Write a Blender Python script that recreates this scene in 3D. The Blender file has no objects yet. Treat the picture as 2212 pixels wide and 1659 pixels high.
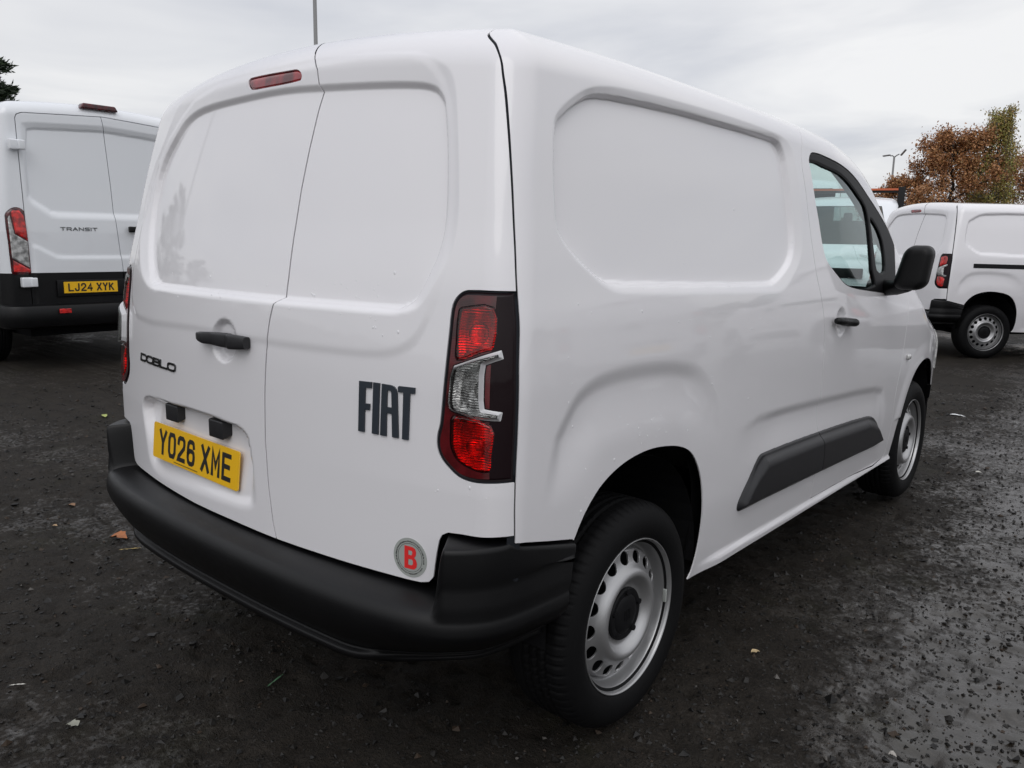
import bpy, math, random
import numpy as np
from mathutils import Matrix, Vector
random.seed(7); RNG=np.random.default_rng(7)
S=bpy.context.scene; COL=S.collection
# ------------------------------------------------------------------ camera
def _camera():
    cd=bpy.data.cameras.new('camera'); co=bpy.data.objects.new('camera',cd); COL.objects.link(co)
    yaw,pit,rol=math.radians(40.300),math.radians(-10.230),math.radians(1.035)
    f=Vector((-math.sin(yaw)*math.cos(pit),math.cos(yaw)*math.cos(pit),math.sin(pit)))
    r=Vector((math.cos(yaw),math.sin(yaw),0)); u=r.cross(f)
    r2=r*math.cos(rol)+u*math.sin(rol); u2=u*math.cos(rol)-r*math.sin(rol)
    m=Matrix((r2,u2,-f)).transposed().to_4x4(); m.translation=Vector((1.966,-1.0875,1.3467))
    co.matrix_world=m
    cd.sensor_fit='HORIZONTAL'; cd.sensor_width=36; cd.lens=36*1729.98/2212
    cd.clip_start=.05; cd.clip_end=3000
    cd.dof.use_dof=False
    S.camera=co
_camera()
# ------------------------------------------------------------------ sky, sun, exposure (overcast)
SUN_EL,SUN_AZ=math.radians(48),math.radians(150)
def _world():
    w=bpy.data.worlds.new('World'); S.world=w; w.use_nodes=True
    nt=w.node_tree; N=nt.nodes; L=nt.links; N.clear()
    out=N.new('ShaderNodeOutputWorld')
    sky=N.new('ShaderNodeTexSky'); sky.sky_type='NISHITA'; sky.sun_disc=False
    sky.sun_elevation=SUN_EL; sky.sun_rotation=SUN_AZ
    bg1=N.new('ShaderNodeBackground'); bg1.inputs[1].default_value=.05
    hsv=N.new('ShaderNodeHueSaturation'); hsv.inputs['Saturation'].default_value=.12
    L.new(sky.outputs[0],hsv.inputs['Color']); L.new(hsv.outputs[0],bg1.inputs[0])
    tc=N.new('ShaderNodeTexCoord'); sep=N.new('ShaderNodeSeparateXYZ'); L.new(tc.outputs['Generated'],sep.inputs[0])
    # cloud layer: project the view direction on a flat cloud deck
    zc=N.new('ShaderNodeMath'); zc.operation='MAXIMUM'; zc.inputs[1].default_value=0.0; L.new(sep.outputs[2],zc.inputs[0])
    za=N.new('ShaderNodeMath'); za.operation='ADD'; za.inputs[1].default_value=.10; L.new(zc.outputs[0],za.inputs[0])
    dx=N.new('ShaderNodeMath'); dx.operation='DIVIDE'; L.new(sep.outputs[0],dx.inputs[0]); L.new(za.outputs[0],dx.inputs[1])
    dy=N.new('ShaderNodeMath'); dy.operation='DIVIDE'; L.new(sep.outputs[1],dy.inputs[0]); L.new(za.outputs[0],dy.inputs[1])
    cb=N.new('ShaderNodeCombineXYZ'); L.new(dx.outputs[0],cb.inputs[0]); L.new(dy.outputs[0],cb.inputs[1])
    n1=N.new('ShaderNodeTexNoise'); n1.inputs['Scale'].default_value=.62; n1.inputs['Detail'].default_value=5; n1.inputs['Roughness'].default_value=.52; n1.inputs['Distortion'].default_value=.5
    of=N.new('ShaderNodeVectorMath'); of.operation='ADD'; of.inputs[1].default_value=(3.1,1.7,0); L.new(cb.outputs[0],of.inputs[0]); L.new(of.outputs[0],n1.inputs['Vector'])
    rp=N.new('ShaderNodeValToRGB'); e=rp.color_ramp.elements
    e[0].position=.34; e[0].color=(.50,.525,.60,1); e[1].position=.62; e[1].color=(.93,.928,.935,1)
    L.new(n1.outputs[0],rp.inputs[0])
    # overcast skies brighten towards the zenith
    g=N.new('ShaderNodeMath'); g.operation='MULTIPLY_ADD'; g.inputs[1].default_value=.78; g.inputs[2].default_value=.50; L.new(zc.outputs[0],g.inputs[0])
    bg2=N.new('ShaderNodeBackground'); L.new(rp.outputs[0],bg2.inputs[0]); L.new(g.outputs[0],bg2.inputs[1])
    ad=N.new('ShaderNodeAddShader'); L.new(bg1.outputs[0],ad.inputs[0]); L.new(bg2.outputs[0],ad.inputs[1])
    L.new(ad.outputs[0],out.inputs[0])
_world()
def _sun():
    ld=bpy.data.lights.new('sun','SUN'); ld.energy=.6; ld.angle=math.radians(40); ld.color=(1,.97,.94)
    o=bpy.data.objects.new('sun',ld); COL.objects.link(o)
    # sky sun_rotation is measured clockwise from +Y
    d=Vector((math.sin(SUN_AZ)*math.cos(SUN_EL),math.cos(SUN_AZ)*math.cos(SUN_EL),math.sin(SUN_EL)))
    o.rotation_euler=d.to_track_quat('Z','Y').to_euler()
_sun()
vs=S.view_settings; vs.view_transform='Standard'; vs.look='None'; vs.exposure=0.0; vs.gamma=1.0; vs.use_curve_mapping=False
S.cycles.max_bounces=8; S.cycles.transparent_max_bounces=16; S.cycles.caustics_reflective=False; S.cycles.caustics_refractive=False
# ------------------------------------------------------------------ materials
MATS={}
def pmat(name,color,rough=.5,metal=0.,coat=0.,coat_rough=.05,spec=.5,var=0.,var_scale=8.,bump=0.,bump_scale=60.,rough_var=0.):
    m=bpy.data.materials.new(name); m.use_nodes=True; nt=m.node_tree; N=nt.nodes; L=nt.links
    b=N['Principled BSDF']; b.inputs['Base Color'].default_value=(*color,1); b.inputs['Roughness'].default_value=rough
    b.inputs['Metallic'].default_value=metal; b.inputs['Coat Weight'].default_value=coat; b.inputs['Coat Roughness'].default_value=coat_rough
    b.inputs['Specular IOR Level'].default_value=spec
    if var or bump or rough_var:
        tc=N.new('ShaderNodeTexCoord')
    if var or rough_var:
        n=N.new('ShaderNodeTexNoise'); n.inputs['Scale'].default_value=var_scale; n.inputs['Detail'].default_value=4; L.new(tc.outputs['Object'],n.inputs['Vector'])
    if var:
        mx=N.new('ShaderNodeMix'); mx.data_type='RGBA'; mx.inputs[6].default_value=(*[c*(1-var) for c in color],1); mx.inputs[7].default_value=(*[min(1,c*(1+var)) for c in color],1)
        L.new(n.outputs[0],mx.inputs[0]); L.new(mx.outputs[2],b.inputs['Base Color'])
    if rough_var:
        mr=N.new('ShaderNodeMapRange'); mr.inputs[1].default_value=.3; mr.inputs[2].default_value=.7; mr.inputs[3].default_value=rough-rough_var; mr.inputs[4].default_value=rough+rough_var
        L.new(n.outputs[0],mr.inputs[0]); L.new(mr.outputs[0],b.inputs['Roughness'])
    if bump:
        n2=N.new('ShaderNodeTexNoise'); n2.inputs['Scale'].default_value=bump_scale; n2.inputs['Detail'].default_value=3; L.new(tc.outputs['Object'],n2.inputs['Vector'])
        bp=N.new('ShaderNodeBump'); bp.inputs['Strength'].default_value=bump; bp.inputs['Distance'].default_value=.002
        L.new(n2.outputs[0],bp.inputs['Height']); L.new(bp.outputs[0],b.inputs['Normal'])
    MATS[name]=m; return m
M_PAINT=pmat('white_paint',(.778,.766,.786),.42,coat=1.,coat_rough=.045,var=.012,var_scale=3)
M_PAINT2=pmat('white_paint_transit',(.76,.78,.81),.42,coat=1.,coat_rough=.03)
M_BLACK=pmat('black_plastic',(.0027,.0027,.0032),.40,bump=.25,bump_scale=900,var=.25,var_scale=6,rough_var=.05,spec=.30)
M_STRIP=pmat('charcoal_plastic',(.013,.013,.015),.42,bump=.2,bump_scale=900,var=.15,var_scale=5)
M_GLOSSBLK=pmat('black_trim',(.007,.007,.008),.55,spec=.18)
M_GAPSHADE=pmat('gap_shade',(.016,.018,.022),.75,spec=.15)  # near-black that paints the shade inside the panel gaps
M_DARK=pmat('dark_underbody',(.008,.008,.009),.8,spec=.15)
M_RUBBER=pmat('tyre_rubber',(.0045,.0045,.005),.66,bump=.3,bump_scale=400,var=.3,var_scale=14,spec=.16)
M_STEEL=pmat('silver_wheel_paint',(.40,.40,.405),.38,metal=.7,coat=.2,var=.06,var_scale=12)
M_LETTER=pmat('dark_blue_grey_letter',(.025,.032,.042),.35,spec=.5)
M_PLTXT=pmat('plate_black',(.012,.012,.012),.45)
M_YEL=pmat('plate_yellow',(.88,.50,.010),.32,coat=.6,coat_rough=.1,var=.03,var_scale=20)
M_CHROME=pmat('dark_chrome_badge',(.12,.125,.13),.18,metal=1.)
M_GREYST=pmat('sticker_grey',(.36,.38,.36),.4,coat=.3)
M_RED=pmat('sticker_red',(.75,.03,.03),.4,coat=.3)
M_HOUS=pmat('lamp_smoked_red',(.008,.0025,.004),.3,coat=.16,coat_rough=.04,spec=.12)
M_LGREY=pmat('interior_light_grey',(.22,.22,.23),.7)
M_INT=pmat('interior_dark',(.018,.018,.02),.7)
M_SEAT=pmat('seat_fabric',(.10,.10,.11),.9,bump=.4,bump_scale=700)
M_ORANGE=pmat('orange_bar_paint',(.55,.13,.05),.5)
M_GALV=pmat('galvanised_steel',(.32,.33,.34),.45,metal=.6,var=.1,var_scale=5)
M_POLE=pmat('painted_grey_column',(.20,.20,.20),.55)
M_MIRROR=pmat('mirror_glass',(.05,.05,.055),.06,metal=0.,spec=.5)
def lens(name,color,rough,wave_scale,rot=False,strength=.5,metal=.0):
    m=bpy.data.materials.new(name); m.use_nodes=True; nt=m.node_tree; N=nt.nodes; L=nt.links; b=N['Principled BSDF']
    b.inputs['Base Color'].default_value=(*color,1); b.inputs['Roughness'].default_value=rough; b.inputs['Metallic'].default_value=metal
    b.inputs['Coat Weight'].default_value=.35 if name=='deep_red_lamp_lens' else 1.; b.inputs['Coat Roughness'].default_value=.03
    tc=N.new('ShaderNodeTexCoord'); mp=N.new('ShaderNodeMapping'); L.new(tc.outputs['Object'],mp.inputs[0])
    w=N.new('ShaderNodeTexWave'); w.bands_direction='Z'; w.inputs['Scale'].default_value=wave_scale; w.inputs['Distortion'].default_value=1.2; w.inputs['Detail'].default_value=1
    L.new(mp.outputs[0],w.inputs['Vector'])
    v=N.new('ShaderNodeTexVoronoi'); v.inputs['Scale'].default_value=70; L.new(mp.outputs[0],v.inputs['Vector'])
    ad=N.new('ShaderNodeMath'); ad.operation='ADD'; L.new(w.outputs['Fac'],ad.inputs[0]); L.new(v.outputs['Distance'],ad.inputs[1])
    bp=N.new('ShaderNodeBump'); bp.inputs['Strength'].default_value=strength; bp.inputs['Distance'].default_value=.006
    L.new(ad.outputs[0],bp.inputs['Height']); L.new(bp.outputs[0],b.inputs['Normal'])
    v2=N.new('ShaderNodeTexNoise'); v2.inputs['Scale'].default_value=22; v2.inputs['Detail'].default_value=3; L.new(mp.outputs[0],v2.inputs['Vector'])
    mx=N.new('ShaderNodeMix'); mx.data_type='RGBA'; mx.inputs[6].default_value=(*[c*.35 for c in color],1); mx.inputs[7].default_value=(*[min(1,c*1.3) for c in color],1)
    rp=N.new('ShaderNodeMapRange'); rp.inputs[1].default_value=.35; rp.inputs[2].default_value=.65; L.new(v2.outputs[0],rp.inputs[0])
    L.new(rp.outputs[0],mx.inputs[0]); L.new(mx.outputs[2],b.inputs['Base Color'])
    b.inputs['Coat Normal'].default_value=(0,0,0)
    return m
M_LRED=lens('red_lamp_lens',(.62,.010,.007),.22,95,strength=.16)
M_LRED_D=lens('deep_red_lamp_lens',(.075,.003,.005),.14,90,strength=.05)
M_LCLR=lens('clear_lamp_lens',(.46,.46,.45),.18,60,strength=.28,metal=.35)
def glass(name,tint,refl=1.0):
    m=bpy.data.materials.new(name); m.use_nodes=True; nt=m.node_tree; N=nt.nodes; L=nt.links; N.clear()
    o=N.new('ShaderNodeOutputMaterial'); t=N.new('ShaderNodeBsdfTransparent'); t.inputs[0].default_value=(*tint,1)
    g=N.new('ShaderNodeBsdfGlossy'); g.inputs['Roughness'].default_value=.01; g.inputs[0].default_value=(.95,1,.98,1)
    lw=N.new('ShaderNodeLayerWeight'); lw.inputs[0].default_value=.5
    pw=N.new('ShaderNodeMath'); pw.operation='POWER'; pw.inputs[1].default_value=5; L.new(lw.outputs['Facing'],pw.inputs[0])
    mu=N.new('ShaderNodeMath'); mu.operation='MULTIPLY_ADD'; mu.inputs[1].default_value=.9*refl; mu.inputs[2].default_value=.045*refl; mu.use_clamp=True; L.new(pw.outputs[0],mu.inputs[0])
    mx=N.new('ShaderNodeMixShader'); L.new(mu.outputs[0],mx.inputs[0]); L.new(t.outputs[0],mx.inputs[1]); L.new(g.outputs[0],mx.inputs[2]); L.new(mx.outputs[0],o.inputs[0])
    return m
def cover(name,tint,refl):
    m=glass(name,tint,refl); return m
M_REFL=lens('lamp_reflector',(.80,.80,.80),.16,55,strength=.55,metal=.9)
M_LBRK=lens('brake_lamp_lens',(.28,.008,.012),.2,90,strength=.06)
M_LEDGE=pmat('clear_lens_frame',(.55,.55,.56),.2,coat=1)
M_COVR=glass('red_lens_cover',(.92,.035,.024),1.0); M_COVC=glass('clear_lens_cover',(.88,.88,.87),1.0)
M_GLASS=glass('green_tinted_glass',(.77,.88,.86),1.0)
M_GLASSD=glass('dark_windscreen_glass',(.30,.36,.35),1.6)
# ------------------------------------------------------------------ numpy mesh library
def nrm(a): return a/np.maximum(np.linalg.norm(a,axis=-1,keepdims=True),1e-12)
def sstep(a,b,x):
    t=np.clip((x-a)/(b-a),0,1); return t*t*(3-2*t)
def vnormals(V,T):
    n=np.cross(V[T[:,1]]-V[T[:,0]],V[T[:,2]]-V[T[:,0]]); N=np.empty_like(V)
    for k in range(3):
        N[:,k]=sum(np.bincount(T[:,j],weights=n[:,k],minlength=len(V)) for j in range(3))
    return nrm(N)
def compact(V,N,T):
    u,inv=np.unique(T.ravel(),return_inverse=True)
    return V[u],(N[u] if N is not None else None),inv.reshape(-1,3)
def cut(V,N,T,f):
    """split along f=0; returns V,N,Tpos,Tneg (shared vertices)"""
    f=np.where(np.abs(f)<1e-7,1e-7,f); s=f>0; c=s[T].sum(1)
    pos=[T[c==3]]; neg=[T[c==0]]
    X=T[(c==1)|(c==2)]
    if len(X):
        sx=s[X]; one=sx.sum(1)==1; lone=np.where(one[:,None],sx,~sx).argmax(1)
        r=np.arange(len(X)); a=X[r,lone]; b=X[r,(lone+1)%3]; cc=X[r,(lone+2)%3]
        nv=len(V)
        e=np.concatenate([np.stack([a,b],1),np.stack([a,cc],1)]); es=np.sort(e,1)
        key=es[:,0].astype(np.int64)*nv+es[:,1]; uk,inv=np.unique(key,return_inverse=True)
        i=(uk//nv).astype(int); j=(uk%nv).astype(int); t=(f[i]/(f[i]-f[j]))[:,None]
        V=np.concatenate([V,V[i]*(1-t)+V[j]*t])
        if N is not None: N=np.concatenate([N,nrm(N[i]*(1-t)+N[j]*t)])
        ab=nv+inv[:len(X)]; ac=nv+inv[len(X):]
        A=np.stack([a,ab,ac],1); B=np.stack([ab,b,cc],1); C=np.stack([ab,cc,ac],1)
        pos+=[A[one],B[~one],C[~one]]; neg+=[A[~one],B[one],C[one]]
    return V,N,np.concatenate(pos),np.concatenate(neg)
def keep(V,N,T,f,sign=1):
    V,N,P,Q=cut(V,N,T,f); return compact(V,N,P if sign>0 else Q)
def subdiv(V,N,T):
    e=np.concatenate([T[:,[0,1]],T[:,[1,2]],T[:,[2,0]]]); es=np.sort(e,1); nv=len(V)
    uk,inv=np.unique(es[:,0].astype(np.int64)*nv+es[:,1],return_inverse=True); i=(uk//nv).astype(int); j=(uk%nv).astype(int)
    V2=np.concatenate([V,(V[i]+V[j])/2]); N2=np.concatenate([N,nrm(N[i]+N[j])]); m=nv+inv.reshape(3,-1)
    a,b,c=T.T; ab,bc,ca=m
    return V2,N2,np.concatenate([np.stack(q,1) for q in((a,ab,ca),(ab,b,bc),(ca,bc,c),(ab,bc,ca))])
def flange(V,N,T,depth=.018,roll=.0025,skip=None):
    """turn every open edge of a sheet inwards, as a pressed panel edge is"""
    e=np.concatenate([T[:,[0,1]],T[:,[1,2]],T[:,[2,0]]]); nv=len(V)
    k=e[:,0].astype(np.int64)*nv+e[:,1]; kr=e[:,1].astype(np.int64)*nv+e[:,0]
    b=e[~np.isin(k,kr)]
    if skip is not None: q=skip(V); b=b[~(q[b[:,0]]&q[b[:,1]])]
    if len(b)==0: return V,N,T
    u,inv=np.unique(b.ravel(),return_inverse=True); bi=inv.reshape(-1,2)
    d=V[b[:,1]]-V[b[:,0]]; o=np.cross(d,N[b[:,0]]+N[b[:,1]]); O=np.zeros((len(u),3))
    for j in(0,1):
        for q in range(3): O[:,q]+=np.bincount(bi[:,j],weights=o[:,q],minlength=len(u))
    O=nrm(O); m=len(u)
    r0=V[u]; r1=V[u]-N[u]*roll+O*roll*.35; r2=r1-N[u]*depth
    V2=np.concatenate([V,r0,r1,r2]); N2=np.concatenate([N,nrm(N[u]*.75+O*.5),O,O])
    i,j=bi[:,0],bi[:,1]; tri=[]
    for a,c in((nv,nv+m),(nv+m,nv+2*m)):
        tri+=[np.stack([a+j,a+i,c+i],1),np.stack([a+j,c+i,c+j],1)]
    return V2,N2,np.concatenate([T]+tri)
def mobj(name,V,T,mat,parent=None,N=None,smooth=True,mats=None,midx=None):
    V=np.asarray(V,np.float32); T=np.asarray(T,np.int32); k=T.shape[1]
    me=bpy.data.meshes.new(name); me.vertices.add(len(V)); me.vertices.foreach_set('co',V.ravel())
    me.loops.add(T.size); me.loops.foreach_set('vertex_index',T.ravel()); me.polygons.add(len(T)); me.polygons.foreach_set('loop_start',np.arange(0,T.size,k,dtype=np.int32))
    me.update(calc_edges=True)
    me.polygons.foreach_set('use_smooth',np.full(len(T),smooth,bool))
    if N is not None: me.normals_split_custom_set_from_vertices(np.asarray(N,np.float32))
    for m in (mats or [mat]): me.materials.append(m)
    if midx is not None: me.polygons.foreach_set('material_index',np.asarray(midx,np.int32))
    o=bpy.data.objects.new(name,me); COL.objects.link(o)
    if parent is not None: o.parent=parent
    return o
def root(name,label,cat,loc=(0,0,0),rz=0,group=None):
    o=bpy.data.objects.new(name,None); COL.objects.link(o); o.location=loc; o.rotation_euler=(0,0,rz); o.empty_display_size=.2
    return tag(o,label,cat,group)
def tag(o,label,cat,group=None):
    o['label']=label; o['category']=cat
    if group: o['group']=group
    return o
def copy_tree(o,parent=None):
    c=o.copy(); COL.objects.link(c)
    if parent is not None: c.parent=parent
    for ch in list(o.children): copy_tree(ch,c)
    return c
class B:
    """collects boxes, tubes, lathes into one mesh"""
    def __init__(s): s.v=[]; s.t=[]; s.n=0
    def add(s,V,T):
        V=np.asarray(V,float); T=np.asarray(T,int)
        if T.shape[1]==4: T=np.concatenate([T[:,[0,1,2]],T[:,[0,2,3]]])
        s.v.append(V); s.t.append(T+s.n); s.n+=len(V); return s
    def box(s,c,h,rz=0,bev=0.,top=(1,1)):
        hx,hy,hz=h
        if bev<=0:
            P=np.array([(x*hx*(top[0] if z>0 else 1),y*hy*(top[1] if z>0 else 1),z*hz) for z in(-1,1) for y in(-1,1) for x in(-1,1)],float)
            Q=[(0,2,3,1),(4,5,7,6),(0,1,5,4),(2,6,7,3),(0,4,6,2),(1,3,7,5)]
        else:
            P,Q=rbox(h,bev)
        c0,s0=math.cos(rz),math.sin(rz); P=np.stack([P[:,0]*c0-P[:,1]*s0,P[:,0]*s0+P[:,1]*c0,P[:,2]],1)+np.array(c)
        return s.add(P,Q)
    def tube(s,pts,r,n=8,cap=True):
        pts=np.asarray(pts,float); r=np.broadcast_to(np.asarray(r,float),(len(pts),))
        tg=nrm(np.gradient(pts,axis=0)); a=np.array([0,0,1.]) if abs(tg[0][2])<.9 else np.array([1.,0,0])
        u=nrm(np.cross(tg,a)); w=np.cross(tg,u); th=np.linspace(0,2*np.pi,n,endpoint=False)
        V=pts[:,None]+r[:,None,None]*(np.cos(th)[None,:,None]*u[:,None]+np.sin(th)[None,:,None]*w[:,None])
        m=len(pts); i,j=np.meshgrid(np.arange(m-1),np.arange(n),indexing='ij'); j2=(j+1)%n
        Q=np.stack([i*n+j,i*n+j2,(i+1)*n+j2,(i+1)*n+j],-1).reshape(-1,4); V=V.reshape(-1,3)
        Tq=np.concatenate([Q[:,[0,2,1]],Q[:,[0,3,2]]])
        if cap:
            V=np.concatenate([V,pts[[0,-1]]]); k=m*n; jj=np.arange(n)
            Tq=np.concatenate([Tq,np.stack([0*jj+k,jj,(jj+1)%n],1),np.stack([0*jj+k+1,(m-1)*n+(jj+1)%n,(m-1)*n+jj],1)])
        return s.add(V,Tq)
    def build(s,name,mat,parent=None,smooth=False,auto=None):
        o=mobj(name,np.concatenate(s.v),np.concatenate(s.t),mat,parent,smooth=smooth or auto is not None)
        if auto is not None:
            bpy_smooth(o,auto)
        return o
def bpy_smooth(o,ang):
    """sharp edges above an angle"""
    me=o.data; import bmesh
    bm=bmesh.new(); bm.from_mesh(me); bmesh.ops.remove_doubles(bm,verts=bm.verts,dist=1e-5); bmesh.ops.recalc_face_normals(bm,faces=bm.faces)
    for e in bm.edges:
        e.smooth=not(len(e.link_faces)==2 and e.calc_face_angle(0)>ang)
    bm.to_mesh(me); bm.free(); me.polygons.foreach_set('use_smooth',np.ones(len(me.polygons),bool))
def rbox(h,r,n=3):
    """rounded box as a projected cube grid"""
    hx,hy,hz=h; r=min(r,hx*.99,hy*.99,hz*.99)
    def ln(L): 
        a=np.linspace(-L,-L+r,n+1); return np.concatenate([a,-a[::-1]])
    X,Y,Z=ln(hx),ln(hy),ln(hz); V=[];Q=[];k={}
    def vid(p):
        q=tuple(np.round(p,6))
        if q not in k: k[q]=len(V); V.append(p)
        return k[q]
    def face(A,Bv,fn,flip):
        for i in range(len(A)-1):
            for j in range(len(Bv)-1):
                q=[vid(fn(A[i],Bv[j])),vid(fn(A[i+1],Bv[j])),vid(fn(A[i+1],Bv[j+1])),vid(fn(A[i],Bv[j+1]))]
                Q.append(q[::-1] if flip else q)
    face(X,Y,lambda a,b:(a,b,hz),False); face(X,Y,lambda a,b:(a,b,-hz),True)
    face(X,Z,lambda a,b:(a,-hy,b),False); face(X,Z,lambda a,b:(a,hy,b),True)
    face(Y,Z,lambda a,b:(hx,a,b),False); face(Y,Z,lambda a,b:(-hx,a,b),True)
    V=np.array(V,float); c=np.clip(V,[-hx+r,-hy+r,-hz+r],[hx-r,hy-r,hz-r]); d=V-c; l=np.linalg.norm(d,axis=1,keepdims=True)
    V=np.where(l>1e-9,c+d/np.maximum(l,1e-9)*r,V); return V,np.array(Q)
def lathe(prof,n=64,axis='x',close=False):
    """profile of (radius, along-axis); returns V,T"""
    p=np.asarray(prof,float); m=len(p); th=np.linspace(0,2*np.pi,n,endpoint=False)
    c,s=np.cos(th),np.sin(th)
    V=np.stack([np.broadcast_to(p[:,1][:,None],(m,n)),p[:,0][:,None]*c,p[:,0][:,None]*s],-1).reshape(-1,3)
    i,j=np.meshgrid(np.arange(m-1),np.arange(n),indexing='ij'); j2=(j+1)%n
    Q=np.stack([i*n+j,i*n+j2,(i+1)*n+j2,(i+1)*n+j],-1).reshape(-1,4)
    return V,np.concatenate([Q[:,[0,1,2]],Q[:,[0,2,3]]])
def sdf(px,py,poly):
    """signed distance, positive inside"""
    P=np.asarray(poly,float); lo=P.min(0)-.12; hi=P.max(0)+.12
    out=np.full(px.shape,-.1); k=(px>lo[0])&(px<hi[0])&(py>lo[1])&(py<hi[1])
    x=px[k]; y=py[k]; d=np.full(x.shape,1e9); ins=np.zeros(x.shape,bool)
    for (ax,ay),(bx,by) in zip(P,np.roll(P,-1,0)):
        ex,ey=bx-ax,by-ay; t=np.clip(((x-ax)*ex+(y-ay)*ey)/(ex*ex+ey*ey+1e-12),0,1)
        d=np.minimum(d,(x-ax-t*ex)**2+(y-ay-t*ey)**2)
        c=(ay>y)!=(by>y); ins^=c&(x<(bx-ax)*(y-ay)/(by-ay+1e-15)+ax)
    out[k]=np.where(ins,1,-1)*np.sqrt(d); return out
def smooth(poly,n=4,closed=True):
    P=np.asarray(poly,float); m=len(P); out=[]
    rng=range(m) if closed else range(m-1)
    for i in rng:
        p0,p1,p2,p3=(P[(i-1)%m],P[i],P[(i+1)%m],P[(i+2)%m]) if closed else (P[max(i-1,0)],P[i],P[i+1],P[min(i+2,m-1)])
        for t in np.linspace(0,1,n,endpoint=False):
            # centripetal-ish: damp tangents of uneven spacing
            d=np.linalg.norm(p2-p1); m1=(p2-p0)*d/(np.linalg.norm(p1-p0)+d+1e-9); m2=(p3-p1)*d/(np.linalg.norm(p3-p2)+d+1e-9)
            t2=t*t;t3=t2*t; out.append(p1*(2*t3-3*t2+1)+m1*(t3-2*t2+t)+p2*(3*t2-2*t3)+m2*(t3-t2))
    if not closed: out.append(P[-1])
    return np.array(out)
# stroke lettering
GL={'Y':[[(0,1),(.5,.47),(1,1)],[(.5,.47),(.5,0)]],'O':[[(.0,.2),(.0,.8),(.2,1),(.8,1),(1,.8),(1,.2),(.8,0),(.2,0),0]],
'2':[[(0,.76),(.05,.93),(.25,1),(.75,1),(.97,.9),(1,.72),(.93,.56),(.1,.14),(0,0),(1,0)]],
'6':[[(.95,.8),(.88,.95),(.7,1),(.3,1),(.08,.9),(0,.7),(0,.25),(.1,.07),(.3,0),(.7,0),(.92,.07),(1,.25),(1,.37),(.92,.52),(.7,.58),(.3,.58),(.02,.45)]],
'X':[[(0,1),(1,0)],[(1,1),(0,0)]],'M':[[(0,0),(0,1),(.5,.35),(1,1),(1,0)]],'E':[[(1,1),(0,1),(0,0),(1,0)],[(0,.52),(.85,.52)]],
'L':[[(0,1),(0,0),(1,0)]],'J':[[(.9,1),(.9,.22),(.72,.03),(.3,0),(.08,.1),(0,.28)]],'4':[[(.75,0),(.75,1),(0,.3),(1,.3)]],
'K':[[(0,0),(0,1)],[(1,1),(.02,.42)],[(.3,.6),(1,0)]],'T':[[(0,1),(1,1)],[(.5,1),(.5,0)]],
'R':[[(0,0),(0,1),(.8,1),(1,.85),(1,.6),(.8,.45),(0,.45)],[(.55,.45),(1,0)]],'A':[[(0,0),(.5,1),(1,0)],[(.2,.35),(.8,.35)]],
'N':[[(0,0),(0,1),(1,0),(1,1)]],'S':[[(1,1),(.15,1),(0,.85),(0,.62),(.15,.5),(.85,.5),(1,.38),(1,.15),(.85,0),(0,0)]],'I':[[(.5,0),(.5,1)]],
'D':[[(0,0),(0,1),(.75,1),(1,.8),(1,.2),(.75,0),0]],'B':[[(0,0),(0,1),(.8,1),(.95,.85),(.95,.65),(.8,.53),(0,.53)],[(.8,.53),(1,.38),(1,.15),(.8,0),(0,0)]]}
def ribbon(pts,w,closed):
    P=np.array(pts,float); m=len(P); nx=np.roll(P,-1,0)-P
    if not closed: nx[-1]=nx[-2]
    pv=P-np.roll(P,1,0)
    if not closed: pv[0]=nx[0]
    a=nrm(pv); b=nrm(nx); n1=np.stack([-a[:,1],a[:,0]],1); n2=np.stack([-b[:,1],b[:,0]],1); mt=nrm(n1+n2)
    k=np.clip(1/np.maximum((mt*n1).sum(1),.35),1,2)[:,None]*w/2
    return P+mt*k,P-mt*k
def text_mesh(s,cw,h,w,gap,space,thick,mapf,lift=0.,shear=0.):
    """stroke letters as thin raised prisms; mapf(u,v,height)->3D"""
    V=[];T=[];n=0;x=0
    for ch in s:
        if ch==' ': x+=space; continue
        gw=cw*(.16 if ch=='I' else 1)
        for si,st in enumerate(GL[ch]):
            cl=st[-1]==0; pts=[(x+w/2+p[0]*(gw-w) if ch!='I' else x+gw/2, w/2+p[1]*(h-w)) for p in (st[:-1] if cl else st)]
            if shear: pts=[(a+shear*b,b) for a,b in pts]
            if not cl and len(pts)==2 and ch not in'XKYAR':
                d=np.subtract(pts[1],pts[0]); d=d/np.linalg.norm(d)*w/2; pts=[tuple(np.subtract(pts[0],d)),tuple(np.add(pts[1],d))]
            elif not cl:
                p=np.array(pts); p[0]-=nrm(p[1]-p[0])*w/2*(1 if ch not in 'KRY' or si==0 else 0); p[-1]+=nrm(p[-1]-p[-2])*w/2; pts=[tuple(q) for q in p]
            Lf,Rt=ribbon(pts,w,cl); m=len(pts); th=thick+si*.00015
            # densify not needed: letters are small against the panel curvature
            P=np.concatenate([np.c_[Lf,np.full(m,th)],np.c_[Rt,np.full(m,th)],np.c_[Lf,np.zeros(m)],np.c_[Rt,np.zeros(m)]])
            P[:,0]-=0; V.append(P)
            for i in range(m if cl else m-1):
                j=(i+1)%m; T+=[(n+i,n+m+i,n+m+j),(n+i,n+m+j,n+j),(n+2*m+i,n+i,n+j),(n+2*m+i,n+j,n+2*m+j),(n+m+i,n+3*m+i,n+3*m+j),(n+m+i,n+3*m+j,n+m+j)]
            if not cl:
                for i in(0,m-1): T+=[(n+i,n+2*m+i,n+3*m+i),(n+i,n+3*m+i,n+m+i)]
            n+=4*m
        x+=gw+gap
    V=np.concatenate(V); tot=x-gap
    return mapf(V[:,0]-tot/2,V[:,1]-h/2,V[:,2]+lift),np.array(T)
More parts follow.
